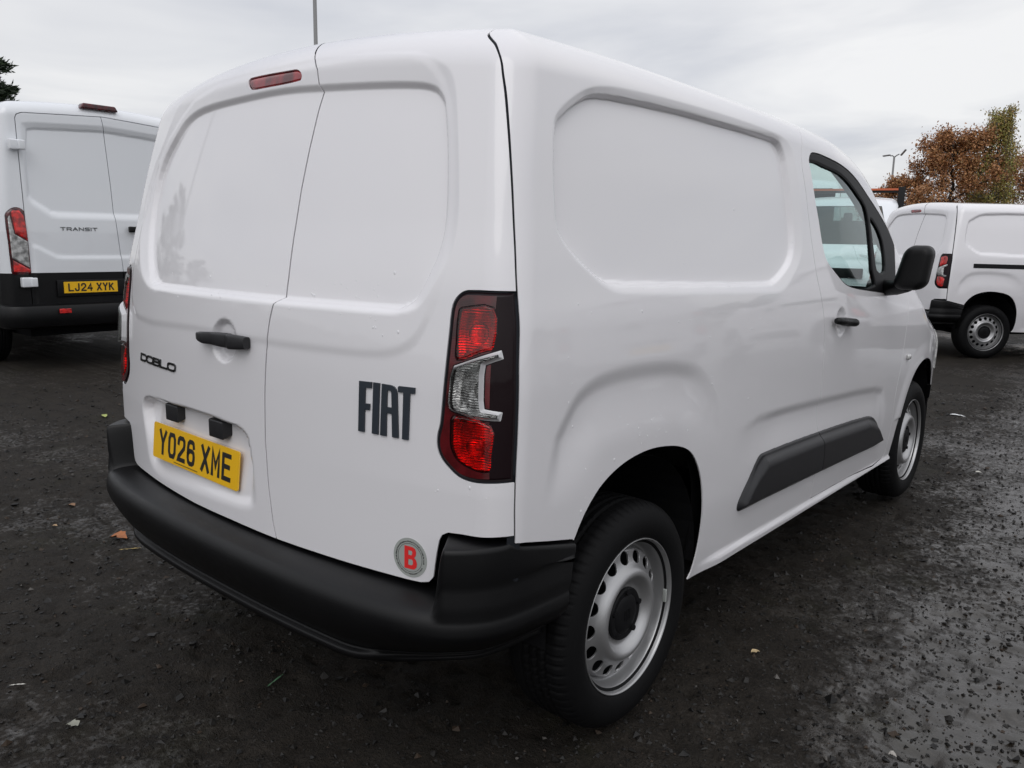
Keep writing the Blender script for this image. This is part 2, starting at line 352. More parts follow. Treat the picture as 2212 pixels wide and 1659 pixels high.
def prism(poly,thick,mapf,lift=0.,hole=None):
    """raised flat letter from an outline (optionally with one hole)"""
    from mathutils.geometry import tessellate_polygon
    loops=[np.asarray(poly,float)]+([np.asarray(hole,float)] if hole is not None else [])
    P=np.concatenate(loops); m=len(P); tris=tessellate_polygon([[Vector((a,b,0)) for a,b in l] for l in loops])
    V=np.concatenate([np.c_[P,np.full(m,thick)],np.c_[P,np.zeros(m)]]); T=[]
    for t in tris:
        a,b,c=P[list(t)]; T.append(t if np.cross(b-a,c-a)>0 else t[::-1])
    o=0
    for l in loops:
        k=len(l)
        for i in range(k): T+=[(o+i,m+o+i,m+o+(i+1)%k),(o+i,m+o+(i+1)%k,o+(i+1)%k)]
        o+=k
    return mapf(V[:,0],V[:,1],V[:,2]+lift),np.array(T)
def shell(F,xs,ys,zs,inx,iny,zin):
    """closed-top body sheet: a box grid projected along rays on to F=0"""
    nx,ny,nz=len(xs),len(ys),len(zs)
    K=lambda i,j,k:(i*ny+j)*nz+k
    ix,iy,iz=np.arange(nx),np.arange(ny),np.arange(nz); quads=[]
    def face(A,Bv,fn,flip):
        a,b=np.meshgrid(A,Bv,indexing='ij'); G=fn(a,b); q=np.stack([G[:-1,:-1],G[1:,:-1],G[1:,1:],G[:-1,1:]],-1).reshape(-1,4)
        quads.append(q[:,::-1] if flip else q)
    face(ix,iz,lambda a,b:K(a,0*a,b),False); face(ix,iz,lambda a,b:K(a,0*a+ny-1,b),True)
    face(iy,iz,lambda a,b:K(0*a+nx-1,a,b),False); face(iy,iz,lambda a,b:K(0*a,a,b),True)
    face(ix,iy,lambda a,b:K(a,b,0*a+nz-1),False)
    Q=np.concatenate(quads); u,inv=np.unique(Q.ravel(),return_inverse=True); Q=inv.reshape(-1,4)
    P=np.stack([xs[u//(ny*nz)],ys[(u//nz)%ny],zs[u%nz]],1)
    O=P.copy(); O[:,0]=np.clip(P[:,0],-inx,inx); O[:,1]=np.clip(P[:,1],*iny); O[:,2]=np.minimum(P[:,2],zin(O[:,1]))
    D=nrm(P-O); a=np.zeros(len(P)); b=np.full(len(P),1.7)
    for _ in range(24):
        m=(a+b)/2; q=O+D*m[:,None]; s=F(q[:,0],q[:,1],q[:,2])<0; a=np.where(s,m,a); b=np.where(s,b,m)
    V=O+D*((a+b)/2)[:,None]; T=np.concatenate([Q[:,[0,1,2]],Q[:,[0,2,3]]])
    return V,vnormals(V,T),T
def patch(V,N,T,fld,height=None,sub=1,depth=.01,roll=.001,fl=True):
    """cut a region out of a sheet, raise it by height(distance to edge), turn the edges in"""
    f=fld(V); k=(f[T]>-.03).any(1); V,N,T=compact(V,N,T[k])
    for _ in range(sub): V,N,T=subdiv(V,N,T)
    V,N,T=keep(V,N,T,fld(V))
    if height is not None:
        h=height(V,fld(V)) if callable(height) else np.full(len(V),height)
        V=V+N*h[:,None]
        if callable(height): N=vnormals(V,T)
    if fl: V,N,T=flange(V,N,T,depth,roll)
    return V,N,T

# ---- dimensions of the van: rear outlines as (x,z), flank outlines as (y,z), metres
RP_IN=[(0.233,1.708),(0.432,1.697),(0.547,1.688),(0.598,1.677),(0.626,1.654),(0.636,1.632),(0.658,1.559),(0.68,1.454),(0.69,1.371),(0.684,1.309),(0.665,1.254),(0.646,1.214),(0.622,1.199),(0.591,1.193),(0.43,1.193),(0.227,1.192),(-0.03,1.194),(-0.402,1.192),(-0.489,1.197),(-0.544,1.223),(-0.607,1.306),(-0.647,1.397),(-0.648,1.52),(-0.61,1.591),(-0.532,1.651),(-0.467,1.686),(-0.37,1.706),(-0.109,1.714),(0.076,1.716)]
RP_OUT=[(0.196,1.788),(0.404,1.773),(0.525,1.76),(0.583,1.747),(0.633,1.721),(0.659,1.685),(0.686,1.6),(0.725,1.433),(0.732,1.351),(0.724,1.302),(0.697,1.239),(0.668,1.196),(0.629,1.184),(0.593,1.179),(0.432,1.18),(0.214,1.18),(-0.028,1.181),(-0.399,1.178),(-0.503,1.178),(-0.603,1.209),(-0.668,1.274),(-0.712,1.366),(-0.729,1.461),(-0.696,1.553),(-0.637,1.63),(-0.587,1.705),(-0.548,1.749),(-0.477,1.774),(-0.34,1.786),(-0.156,1.787),(0.039,1.787)]
RP_SOFT=[(-0.624,1.071),(-0.17,1.077),(0.196,1.073),(0.401,1.073),(0.586,1.079),(0.66,1.108),(0.701,1.172),(0.723,1.263),(0.72,1.361),(0.685,1.561),(0.63,1.696),(0.529,1.769),(0.043,1.777),(-0.431,1.755),(-0.667,1.574),(-0.723,1.321),(-0.728,1.138)]
PLATE_REC=[(-0.586,0.817),(-0.539,0.832),(-0.43,0.839),(-0.172,0.847),(0.012,0.842),(0.063,0.836),(0.094,0.816),(0.103,0.789),(0.114,0.75),(0.127,0.669),(0.122,0.63),(0.093,0.613),(0.026,0.604),(-0.236,0.591),(-0.44,0.581),(-0.519,0.593),(-0.558,0.619),(-0.578,0.68),(-0.598,0.782)]
SPLIT=[(0.125,1.858),(0.15,1.831),(0.213,1.758),(0.226,1.716),(0.234,1.701),(0.227,1.658),(0.221,1.561),(0.218,1.459),(0.221,1.345),(0.228,1.243),(0.227,1.191),(0.211,1.176),(0.201,1.138),(0.189,1.061),(0.179,0.947),(0.176,0.824),(0.184,0.701),(0.199,0.603),(0.211,0.564)]
DOORBOT=[(-0.607,0.544),(-0.112,0.568),(0.209,0.564),(0.491,0.571),(0.688,0.57),(0.72,0.572),(0.737,0.587),(0.739,0.613),(0.744,0.674),(0.751,0.692),(0.769,0.705),(0.809,0.709),(0.86,0.712),(0.891,0.714)]
SHUT=[(0.312,1.795),(0.294,1.771),(0.282,1.743),(0.276,1.706),(0.269,1.656),(0.26,1.597),(0.25,1.528),(0.237,1.431),(0.225,1.344),(0.212,1.248),(0.206,1.171),(0.196,1.075),(0.188,0.926),(0.183,0.832),(0.182,0.773),(0.184,0.701)]
LAMP=[(0.874,1.239),(0.785,1.238),(0.768,1.231),(0.756,1.216),(0.751,1.195),(0.751,1.144),(0.75,1.081),(0.748,1.017),(0.745,0.956),(0.743,0.941),(0.739,0.925),(0.738,0.907),(0.741,0.89),(0.752,0.87),(0.771,0.853),(0.796,0.837),(0.826,0.831),(0.865,0.832),(0.899,0.834),(0.903,0.836)]
L_RED1=[(0.778,1.202),(0.845,1.205),(0.856,1.121),(0.834,1.111),(0.778,1.09),(0.772,1.125),(0.77,1.194)]
L_CLEAR=[(0.772,1.077),(0.869,1.117),(0.874,1.099),(0.845,1.085),(0.844,1.064),(0.847,1.011),(0.85,0.992),(0.881,0.987),(0.879,0.968),(0.832,0.969),(0.772,0.981),(0.766,0.998),(0.767,1.053)]
L_RED2=[(0.777,0.969),(0.864,0.957),(0.868,0.89),(0.865,0.858),(0.829,0.86),(0.794,0.874),(0.776,0.9),(0.773,0.934)]
BRAKE=[(-0.091,1.763),(-0.081,1.769),(0.103,1.768),(0.128,1.767),(0.147,1.758),(0.153,1.748),(0.148,1.738),(-0.029,1.735),(-0.069,1.737),(-0.086,1.747)]
SP_IN=[(0.396,1.6),(0.423,1.622),(0.482,1.657),(0.543,1.683),(0.603,1.693),(0.712,1.698),(0.981,1.703),(1.308,1.7),(1.569,1.696),(1.653,1.688),(1.682,1.662),(1.694,1.622),(1.709,1.488),(1.713,1.382),(1.69,1.311),(1.619,1.264),(1.524,1.229),(1.453,1.224),(1.096,1.232),(0.709,1.245),(0.553,1.252),(0.51,1.261),(0.472,1.282),(0.411,1.322),(0.378,1.353),(0.364,1.379),(0.365,1.428),(0.374,1.504)]
SP_OUT=[(0.378,1.602),(0.399,1.631),(0.459,1.669),(0.518,1.697),(0.578,1.712),(0.679,1.723),(0.991,1.73),(1.32,1.728),(1.606,1.717),(1.704,1.705),(1.756,1.674),(1.773,1.628),(1.79,1.492),(1.776,1.341),(1.731,1.281),(1.608,1.206),(1.546,1.192),(1.46,1.192),(0.984,1.207),(0.624,1.221),(0.563,1.227),(0.522,1.241),(0.482,1.262),(0.41,1.31),(0.371,1.345),(0.354,1.375),(0.353,1.427),(0.358,1.503)]
ARCH=[(0.39,0.64),(0.421,0.689),(0.457,0.729),(0.503,0.763),(0.57,0.79),(0.641,0.804),(0.727,0.808),(0.832,0.796),(0.901,0.778),(0.95,0.754),(0.992,0.713),(1.026,0.658),(1.05,0.585),(1.062,0.5),(1.062,0.422),(1.049,0.353),(1.032,0.332)]
FLARE=[(0.305,0.912),(0.339,0.956),(0.382,1.0),(0.434,1.025),(0.506,1.04),(0.618,1.045),(0.761,1.04),(0.867,1.027),(0.958,1.004),(1.021,0.971),(1.061,0.937),(1.097,0.897)]
STRIP=[(1.31,0.49),(1.314,0.52),(1.371,0.581),(1.433,0.643),(1.478,0.651),(1.999,0.633),(2.588,0.6),(2.712,0.573),(2.83,0.497),(2.895,0.447),(2.866,0.423),(2.573,0.432),(2.077,0.452),(1.502,0.473),(1.33,0.478)]
WIN=[(1.906,1.651),(1.931,1.677),(1.967,1.684),(2.047,1.683),(2.204,1.67),(2.366,1.651),(2.516,1.618),(2.669,1.565),(2.846,1.5),(2.985,1.433),(3.068,1.37),(3.059,1.334),(3.022,1.283),(2.983,1.225),(2.914,1.146),(2.748,1.139),(2.672,1.144),(2.391,1.167),(2.277,1.179),(2.195,1.195),(2.123,1.227),(2.054,1.262),(2.007,1.292),(1.984,1.328),(1.969,1.375),(1.956,1.435),(1.937,1.495),(1.922,1.564),(1.912,1.616)]
GLASS=[(1.915,1.648),(2.085,1.638),(2.251,1.623),(2.386,1.593),(2.513,1.549),(2.6,1.512),(2.625,1.454),(2.618,1.371),(2.589,1.245),(2.608,1.182),(2.392,1.171),(2.29,1.182),(2.208,1.199),(2.135,1.229),(2.065,1.262),(2.018,1.292),(1.995,1.328),(1.979,1.375),(1.966,1.435),(1.947,1.495),(1.932,1.565),(1.917,1.617)]
QUARTER=[(2.667,1.466),(2.776,1.428),(2.83,1.381),(2.839,1.329),(2.793,1.238),(2.667,1.244),(2.662,1.329),(2.666,1.413)]
def crom(xs,ys):
    """monotone-ish cubic interpolation through control points"""
    xs=np.asarray(xs,float); ys=np.asarray(ys,float)
    h=np.diff(xs); dl=np.diff(ys)/h
    m=np.empty_like(ys); m[1:-1]=np.where(dl[:-1]*dl[1:]>0,2*dl[:-1]*dl[1:]/(dl[:-1]+dl[1:]+1e-12),0.5*(dl[:-1]+dl[1:])*0.0)
    m[0]=dl[0]; m[-1]=dl[-1]
    def f(x):
        x=np.clip(x,xs[0],xs[-1]); i=np.clip(np.searchsorted(xs,x)-1,0,len(xs)-2)
        t=(x-xs[i])/h[i]; t2=t*t; t3=t2*t
        return ys[i]*(2*t3-3*t2+1)+m[i]*h[i]*(t3-2*t2+t)+ys[i+1]*(3*t2-2*t3)+m[i+1]*h[i]*(t3-t2)
    return f
def rmax(a,b,r):
    return np.sqrt(np.maximum(a+r,0)**2+np.maximum(b+r,0)**2)+np.minimum(np.maximum(a,b),-r)
W_=crom([.15,.30,.42,.58,.80,1.0,1.15,1.24,1.4,1.56,1.70,1.90],[.862,.884,.900,.914,.919,.917,.907,.894,.868,.843,.816,.772])
C_=crom([.2,.45,.56,.71,1.0,1.19,1.4,1.69,1.80,2.0],[.05,.035,.032,.033,.036,.050,.096,.171,.205,.275])
ZR_=crom([-.2,.1,.4,.8,1.2,1.7,2.1,2.45,2.75,3.0,3.25,3.5,3.72,3.85,4.1,4.3,4.6],[1.775,1.840,1.858,1.862,1.858,1.848,1.832,1.805,1.745,1.625,1.43,1.215,1.085,1.045,.970,.855,.62])
YF_=crom([.2,.4,.6,.8,1.0,1.2],[4.33,4.395,4.405,4.37,4.28,4.15])
def F_van(x,y,z):
    ax=np.abs(x)
    w=W_(z)-.016*np.clip((.8-y)/.8,0,1.3)**2-.17*np.clip((y-3.35)/1.05,0,1.2)**2.2
    w=w-.15*np.clip((y-2.2)/1.2,0,1.2)**1.3*np.clip((z-1.04)/.7,0,1)
    s=ax-w
    r=C_(z)+(.13+.03*np.clip((z-.8)/.4,0,1))*ax**2-y
    ye=y+.16*ax**2*np.clip((y-2.6)/.6,0,1)
    t=(z-ZR_(ye)+.034*(ax/.65)**2)
    g=np.clip((y-2.7)/.5,0,1)*.35; t=t/np.sqrt(1+g*2)
    fr=y-YF_(z)+.20*ax**2
    a=rmax(s,r,.07); a=rmax(a,fr,.12)
    return rmax(a,t,.095)
def SM(p,n=3): return smooth(p,n)
LAMP_RAW=list(LAMP)
RP_IN,RP_OUT,RP_SOFT,PLATE_REC,LAMP=[SM(p) for p in(RP_IN,RP_OUT,RP_SOFT,PLATE_REC,LAMP)]
LAMP=np.concatenate([smooth([(.86,1.2385)]+LAMP_RAW[1:-1],3,False),[(1.05,.8355),(1.05,1.2385)]])
SP_IN,SP_OUT=SM(SP_IN),SM(SP_OUT)
ARCH=np.concatenate([smooth(ARCH,3,False),[(1.032,.1),(.33,.1),(.345,.4),(.362,.56)]])
FARCH=np.concatenate([smooth([(3.123,.3),(3.139,.433),(3.175,.564),(3.234,.654),(3.31,.72),(3.40,.757),(3.505,.770),(3.61,.757),(3.70,.72),(3.776,.654),(3.835,.564),(3.871,.433),(3.885,.3)],3,False),[(3.89,.1),(3.12,.1)]])
FLARE=np.concatenate([smooth(FLARE,3,False),[(1.16,.72),(1.18,.3),(.2,.3),(.262,.75)]])
STRIP=SM(STRIP,3); WIN=SM(WIN,2); GLASS=SM(GLASS,2); QUARTER=SM(QUARTER,3)
BRAKE=SM(BRAKE,4)
DOORSHUT=smooth([(1.940,1.800),(1.836,1.66),(1.848,1.525),(1.867,1.372),(1.893,1.240),(1.922,1.166),(1.951,1.092),(1.967,1.018),(1.974,.928),(1.977,.822),(1.977,.75),(1.985,.666),(2.005,.60),(2.025,.52),(2.034,.43),(2.039,.347)],3,False)
FDOOR=np.concatenate([DOORSHUT,smooth([(2.06,.346),(2.5,.334),(3.02,.320),(3.045,.40),(3.03,.55),(3.02,.62),(3.06,.80),(3.10,1.02),(3.135,1.14),(3.15,1.21),(3.12,1.33),(3.03,1.455),(2.90,1.545),(2.72,1.628),(2.54,1.69),(2.30,1.742),(2.1,1.775)],3,False)])
SPLIT=np.array([(.10,1.95)]+SPLIT+[(.215,.40)])
DB=DOORBOT; DBX=[0.,.209,.491,.66,.700,.722,.734,.740,.748,.756,.772,.809,.860,.891,1.0]; DBZ=[.566,.564,.567,.570,.572,.578,.592,.640,.682,.697,.706,.709,.711,.713,.713]
SHUT_Z=np.array([.5,.701,.773,.832,.926,1.075,1.171,1.248,1.344,1.431,1.528,1.597,1.656,1.706,1.743,1.771,1.795,1.815,1.830,1.845]); SHUT_Y=np.array([.184,.184,.182,.183,.188,.196,.206,.212,.225,.237,.250,.260,.269,.276,.284,.296,.314,.350,.41,.50])
_ys=crom(SHUT_Z,SHUT_Y)
def yshut(z): return _ys(z)
def pocket(px,py,OUT,IN,depth,k=.55):
    o=np.maximum(sdf(px,py,OUT),0); i=np.maximum(-sdf(px,py,IN),0); i=np.where(sdf(px,py,IN)>0,0,i)
    t=np.where(o>0,o/(o+i+1e-9),0)
    return depth*((1-k)*t+k*sstep(.80,1,t))
def van_disp(V,N):
    x,y,z=V.T; ax=np.abs(x); d=np.zeros(len(V))
    ms=sstep(.35,.6,np.abs(N[:,0])); mr=sstep(.25,.5,-N[:,1])
    r=(-N[:,1]>.2)&(y<.5)
    def on(mask,fn):
        o=np.zeros(len(V)); o[mask]=fn(mask); return o
    # rear: pressed window panels, their soft surround, the plate recess, the handle bowl
    d-=on(r,lambda m:pocket(x[m],z[m],RP_OUT,RP_IN,.025,.40)*mr[m])
    d+=on(r,lambda m:.0030*sstep(-.004,.020,sdf(x[m],z[m],RP_SOFT))*mr[m])
    def prec(m):
        q=sdf(x[m],z[m],PLATE_REC); return sstep(0,.012+.03*(1-sstep(.68,.80,z[m])),q)*(.0095+.0225*sstep(.60,.80,z[m]))
    d-=on(r,prec)
    d-=on(r,lambda m:.017*sstep(0,.30,1-((x[m]+.004)/.060)**2-((z[m]-1.066)/.057)**2))
    # sides
    s=(np.abs(N[:,0])>.3)
    d-=on(s,lambda m:pocket(y[m],z[m],SP_OUT,SP_IN,.024,.58)*ms[m])
    d-=on(s,lambda m:.0115*sstep(-.004,.048,sdf(y[m],z[m],FLARE))*(1-sstep(.05,.21,sdf(y[m],z[m],FLARE)))*sstep(.74,.92,z[m])*(1-.75*sstep(.88,1.08,y[m])))
    zs=np.interp(y,[1.25,1.417,1.669,1.982,2.43,2.682,2.80,2.864],[.772,.792,.784,.768,.743,.723,.70,.64])
    d-=on(s,lambda m:.0110*sstep(-.006,.036,zs[m]-z[m])*(1-sstep(.045,.17,zs[m]-z[m]))*sstep(1.22,1.60,y[m])*(1-sstep(2.74,2.90,y[m])))
    zh=np.interp(y,[1.03,1.19,3.1],[.365,.363,.312])
    d+=on(s,lambda m:.012*sstep(-.002,.010,zh[m]-z[m])*sstep(1.06,1.25,y[m])*(1-sstep(3.10,3.2,y[m])))
    d-=on(s,lambda m:.014*np.sqrt(np.clip(1-((y[m]-2.146)/.055)**2-((z[m]-1.051)/.052)**2,0,1)))
    # front wing lip round the wheel
    q=on(s,lambda m:sstep(-.10,-.02,sdf(y[m],z[m],FARCH))*(z[m]>.5)); d+=.006*q
    return d
def _grad(F,P):
    e=1e-4; g=np.stack([(F(*(P+np.eye(3)[k]*e).T)-F(*(P-np.eye(3)[k]*e).T)) for k in range(3)],1); return nrm(g)
def on_rear(x,z,h):
    x=np.asarray(x,float);z=np.asarray(z,float); a=np.full(x.shape,-.3); b=np.full(x.shape,.6)
    for _ in range(36):
        m=(a+b)/2; s=F_van(x,m,z)>0; a=np.where(s,m,a); b=np.where(s,b,m)
    P=np.stack([x,b,z],1); N=_grad(F_van,P); return P+N*(van_disp(P,N)+np.asarray(h))[:,None]
def on_side(y,z,h,sd=1):
    y=np.asarray(y,float);z=np.asarray(z,float); a=np.full(y.shape,.3); b=np.full(y.shape,1.2)
    for _ in range(36):
        m=(a+b)/2; s=F_van(m,y,z)<0; a=np.where(s,m,a); b=np.where(s,b,m)
    P=np.stack([a,y,z],1); N=_grad(F_van,P); P=P+N*(van_disp(P,N)+np.asarray(h))[:,None]; P[:,0]*=sd; return P
def zin_van(y): return np.clip(1.45-.70*(y-2.0)/1.6,.75,1.45)
def lines(*segs):
    o=[]
    for a,b,s in segs: o.append(np.linspace(a,b,max(2,int(round((b-a)/s))+1))[:-1])
    return np.append(np.concatenate(o),segs[-1][1])
# ---------------------------------------------------------------- wheels
RIM_R=.2205; TYRE_R=.322
def make_wheel(parent,side,y,xlip=.8845,n=160,detail=True):
    """side +1 right, -1 left; modelled facing +x"""
    w=bpy.data.objects.new('wheel',None); COL.objects.link(w); w.parent=parent; w.location=(side*xlip,y,TYRE_R)
    w.rotation_euler=(0,0,0 if side>0 else math.pi)
    key=('wheel',n)
    if key not in CACHE:
        tp=[(.205,-.016),(.2165,-.010),(.2185,-.004),(.226,.002),(.240,.0085),(.262,.012),(.284,.008),(.300,-.001),(.3105,-.011),(.3165,-.021),(.3195,-.030)]
        tread=[]; W=.205
        xs=np.linspace(-.034,-.161,41)
        for q in xs:
            g=any(abs(q+c)<.0045 for c in(.060,.0835,.111,.134)); tread.append((.3215-.0075*g-.0018*((q+.0975)/.064)**2,q))
        back=[(a,-.195-b) for a,b in tp[::-1]]
        nn=480 if detail else 96
        V,T=lathe(tp+tread+back,nn)
        th=np.arctan2(V[:,2],V[:,1]); r=np.hypot(V[:,1],V[:,2]); ph=(th/(2*np.pi)*72)%1
        sh=sstep(.306,.314,r)*(V[:,0]>-.052)*(sstep(.0,.05,ph)*(1-sstep(.17,.22,ph))); sh2=sstep(.306,.314,r)*(V[:,0]<-.052)*(V[:,0]>-.13)*(ph<.10)
        sc=(r-.006*np.maximum(sh,sh2*.6))/np.maximum(r,1e-6)
        # faint raised band and ribs on the sidewall
        V[:,1]*=sc; V[:,2]*=sc; V[:,0]+=.0012*((r>.248)&(r<.252))+.0010*((r>.285)&(r<.2875))
        CACHE[key]=[mobj('tyre',V,T,M_RUBBER,None)]
        rp=[(.2205,-.006),(.2205,-.001),(.2195,.001),(.2175,.0008),(.2150,-.003),(.2135,-.010),(.2125,-.0145),(.2105,-.0160),(.2080,-.0160),(.2060,-.0175),(.2045,-.022),(.2030,-.030),(.2015,-.040),(.1990,-.048),(.1955,-.0525),(.1925,-.053),(.1905,-.0535),(.1885,-.056),(.1855,-.058)]
        disc=[(.1850,-.050),(.1838,-.043),(.1815,-.038),(.178,-.0355),(.174,-.0345),(.168,-.033),(.162,-.0315),(.156,-.0295),(.150,-.027),(.144,-.0235),(.138,-.0175),(.132,-.010),(.127,-.0055),(.122,-.0030),(.117,-.0022),(.112,-.0030),(.107,-.0060),(.102,-.0110),(.097,-.0175),(.092,-.0235),(.088,-.0265),(.084,-.0280),(.078,-.029),(.060,-.029)]
        V,T=lathe(rp+disc,256); N=vnormals(V,T); V,N,T=subdiv(V,N,T); N=vnormals(V,T)
        th=np.arctan2(V[:,2],V[:,1]); r=np.hypot(V[:,1],V[:,2]); k=16
        a=(th/(2*np.pi)*k+.5)%1-.5; u=a*2*np.pi/k*r; f=1-np.hypot(u/.0205,(r-.1620)/.0185); f=np.where((r<.1835),f*.02,-.01)
        V,N,T=keep(V,N,T,f,-1); V,N,T=flange(V,N,T,.004,.0015)
        CACHE[key].append(mobj('rim',V,T,M_STEEL,None,N))
        V,T=lathe([(.200,-.19),(.200,-.060),(.150,-.085),(.0,-.085)],64); CACHE[key].append(mobj('brake_drum',V,T,M_DARK,None))
        b=B(); V,T=lathe([(.0755,-.030),(.0750,-.022),(.0720,-.0185),(.062,-.018),(.056,-.0195),(.050,-.0155),(.035,-.0135),(.0,-.0132)],48); b.add(V,T)
        for q in range(5):
            an=q*2*np.pi/5+.3; b.tube([(-.024,.0645*math.cos(an),.0645*math.sin(an)),(-.0115,.0645*math.cos(an),.0645*math.sin(an))],.0085,8)
        for q in range(4):
            b.box((-.0125,-.012+q*.008,0),(.0012,.0022,.016-.002*(q in(0,3))))
        CACHE[key].append(b.build('hub_cap',M_GLOSSBLK,None,auto=.6))
        for o in CACHE[key]: o.parent=w
    else:
        for o in CACHE[key]:
            c=o.copy(); COL.objects.link(c); c.parent=w
    return w
CACHE={}
# ---------------------------------------------------------------- the small panel van
def build_van(label,cat,group,loc,rz,res=1.,hero=True,slider=False):
    R=root('panel_van',label,cat,loc,rz,group)
    r=res
    r=r*(.88 if hero else 1); xs=lines((-.96,-.55,.010*r),(-.55,.55,.0095*r),(.55,.96,.0075*r)); ys=lines((-.06,.5,.0065*r),(.5,2.0,.0085*r),(2.0,3.2,.0095*r),(3.2,4.46,.016*r)); zs=lines((.2,.62,.0085*r),(.62,1.95,.0072*r))
    V,N,T=shell(F_van,xs,ys,zs,.55,(.4,3.8),zin_van)
    V=V+N*van_disp(V,N)[:,None]; N=vnormals(V,T)
    V0,N0,T0=V.copy(),N.copy(),T.copy()
    g=.0027 if hero else .005
    def F_side(poly,off=0.): return lambda V:np.where(np.abs(V[:,0])>.52,sdf(V[:,1],V[:,2],poly)+off,-.1)
    def F_rear(poly,mirror=True,off=0.): return lambda V:np.where(V[:,1]<.6,sdf(np.abs(V[:,0]) if mirror else V[:,0],V[:,2],poly)+off,-.1)
    def F_lamp(off=0.): return lambda V:np.minimum(F_rear(LAMP,off=off)(V),yshut(V[:,2])-g-V[:,1]+off*.3)
    # --- open the wheel arches, trim the lower edge
    zb=lambda V:np.interp(V[:,1],[0,.184,.213,.296,.389,.6,1.03,3.1,3.3,4.5],[.5,.695,.69,.67,.649,.40,.330,.298,.25,.25])
    V,N,T=keep(V,N,T,np.where(V[:,1]<.165,.1,V[:,2]-zb(V)))
    V,N,T=keep(V,N,T,F_side(ARCH)(V),-1); V,N,T=keep(V,N,T,F_side(FARCH)(V),-1)
    # --- rear doors / rest
    fs=V[:,1]-yshut(V[:,2]); fs=np.where(V[:,1]>1.,.5,fs); gz=lambda V:g*.78*(1-.35*sstep(1.62,1.76,V[:,2]))*(1-.97*sstep(1.785,1.815,V[:,2]))
    V,N,T1,T2=cut(V,N,T,fs+gz(V))
    Va,Na,Ta=compact(V,N,T2); 
    V2,N2,_,T3=cut(V,N,T1,np.where(True,-(V[:,1]-yshut(V[:,2])-gz(V)),0)); Vb,Nb,Tb=compact(V2,N2,T3)
    # lower edge of the rear doors
    f=np.minimum((Va[:,2]-np.interp(np.abs(Va[:,0]),DBX,DBZ)),1)
    Va,Na,Ta=keep(Va,Na,Ta,f)
    lampf=F_rear(LAMP)
    if hero: Va,Na,Ta=keep(Va,Na,Ta,F_rear(LAMP,off=.0015)(Va),-1)
    else: Va,Na,Ta=keep(Va,Na,Ta,lampf(Va),-1)
    Va,Na,Ta=keep(Va,Na,Ta,F_rear(BRAKE,False,.001)(Va),-1)
    sp=SPLIT[np.argsort(SPLIT[:,1])]
    fx=lambda V:V[:,0]-np.interp(V[:,2],sp[:,1],sp[:,0])
    Vl,Nl,Tl=keep(Va,Na,Ta,-fx(Va)-g); Vr,Nr,Tr=keep(Va,Na,Ta,fx(Va)-g)
    for q in((Vl,Nl,Tl),(Vr,Nr,Tr)):
        A=flange(*q,depth=.0030,roll=.0010,skip=lambda V:V[:,2]>1.805); mobj('rear_door',A[0],A[2],M_PAINT,R,A[1])
    # --- front doors
    V,N,T=Vb,Nb,Tb
    fd=F_side(FDOOR)(V); V,N,P,_=cut(V,N,T,fd-g*.7); 
    Vd,Nd,Td=compact(V,N,P)
    V,N,T=keep(Vb,Nb,Tb,F_side(FDOOR,g*.7)(Vb),-1)
    wf=F_side(WIN); Vd,Nd,Td=keep(Vd,Nd,Td,wf(Vd),-1)
    for sd in(1,-1):
        k=(Vd[Td][:,:,0].mean(1)*sd)>0; A=compact(Vd,Nd,Td[k]); A=flange(*A,depth=.003,roll=.001); mobj('front_door',A[0],A[2],M_PAINT,R,A[1])
    # --- windscreen and bonnet
    ws=lambda V:np.minimum.reduce([.800-.36*np.clip(V[:,2]-1.1,0,1)-np.abs(V[:,0]),V[:,1]-2.60,(V[:,2]-1.13)+.0*V[:,1],1.775-V[:,2]])
    wv=ws(V); V,N,P,Q=cut(V,N,T,wv); A=compact(V,N,P); V,N,T=compact(V,N,Q)
    mobj('windscreen',A[0]-A[1]*.004,A[2],M_GLASS if hero else M_GLASSD,R,A[1])
    bn=lambda V:np.where(V[:,1]>3.2,np.minimum.reduce([.76-np.abs(V[:,0]),V[:,1]-3.74,V[:,2]-.80]),-.1)
    A=keep(V,N,T,bn(V)-.003); A=flange(*A); mobj('bonnet',A[0],A[2],M_PAINT,R,A[1])
    V,N,T=keep(V,N,T,bn(V)+.003,-1)
    fb=lambda V:np.where(V[:,1]>3.75,.585-V[:,2],-.1)
    A=keep(V,N,T,fb(V)); A=flange(*A); mobj('front_bumper',A[0],A[2],M_BLACK,R,A[1])
    V,N,T=keep(V,N,T,fb(V),-1)
    A=flange(V,N,T,depth=.003,roll=.001,skip=lambda V:(V[:,2]>1.805)&(V[:,1]<1.)); mobj('body_shell',A[0],A[2],M_PAINT,R,A[1])
    # --- black strips just under the door and lamp gaps, standing in for their shade
    G1=lambda V:np.where(V[:,1]<1.,.016-np.abs(V[:,1]-yshut(V[:,2])),-.1); G1b=lambda V:np.where((V[:,1]<.7)&(V[:,2]>.5),.014-np.abs(fx(V)),-.1)
    G2=lambda V:.013-np.abs(np.where(np.abs(V[:,0])>.52,sdf(V[:,1],V[:,2],FDOOR),-.1))
    G3=lambda V:np.where(V[:,1]<.5,np.minimum(.016-np.abs(sdf(np.abs(V[:,0]),V[:,2],LAMP)),.93-np.abs(V[:,0])),-.1)
    for fn,sd in((G1,1),(G1,-1),(G1b,0),(G2,1),(G2,-1),(G3,1),(G3,-1)):
        zz=lambda V,fn=fn,sd=sd:np.minimum(np.where(((V[:,0]*sd>0)|(sd==0))&(V[:,2]<1.80),fn(V),-.1),V[:,2]-np.where(V[:,1]<.6,.60,.43))
        A=patch(V0,N0,T0,zz,-.0036,sub=0,fl=False)
        mobj('gap_shade_strip',A[0],A[2],M_GAPSHADE,R,A[1])
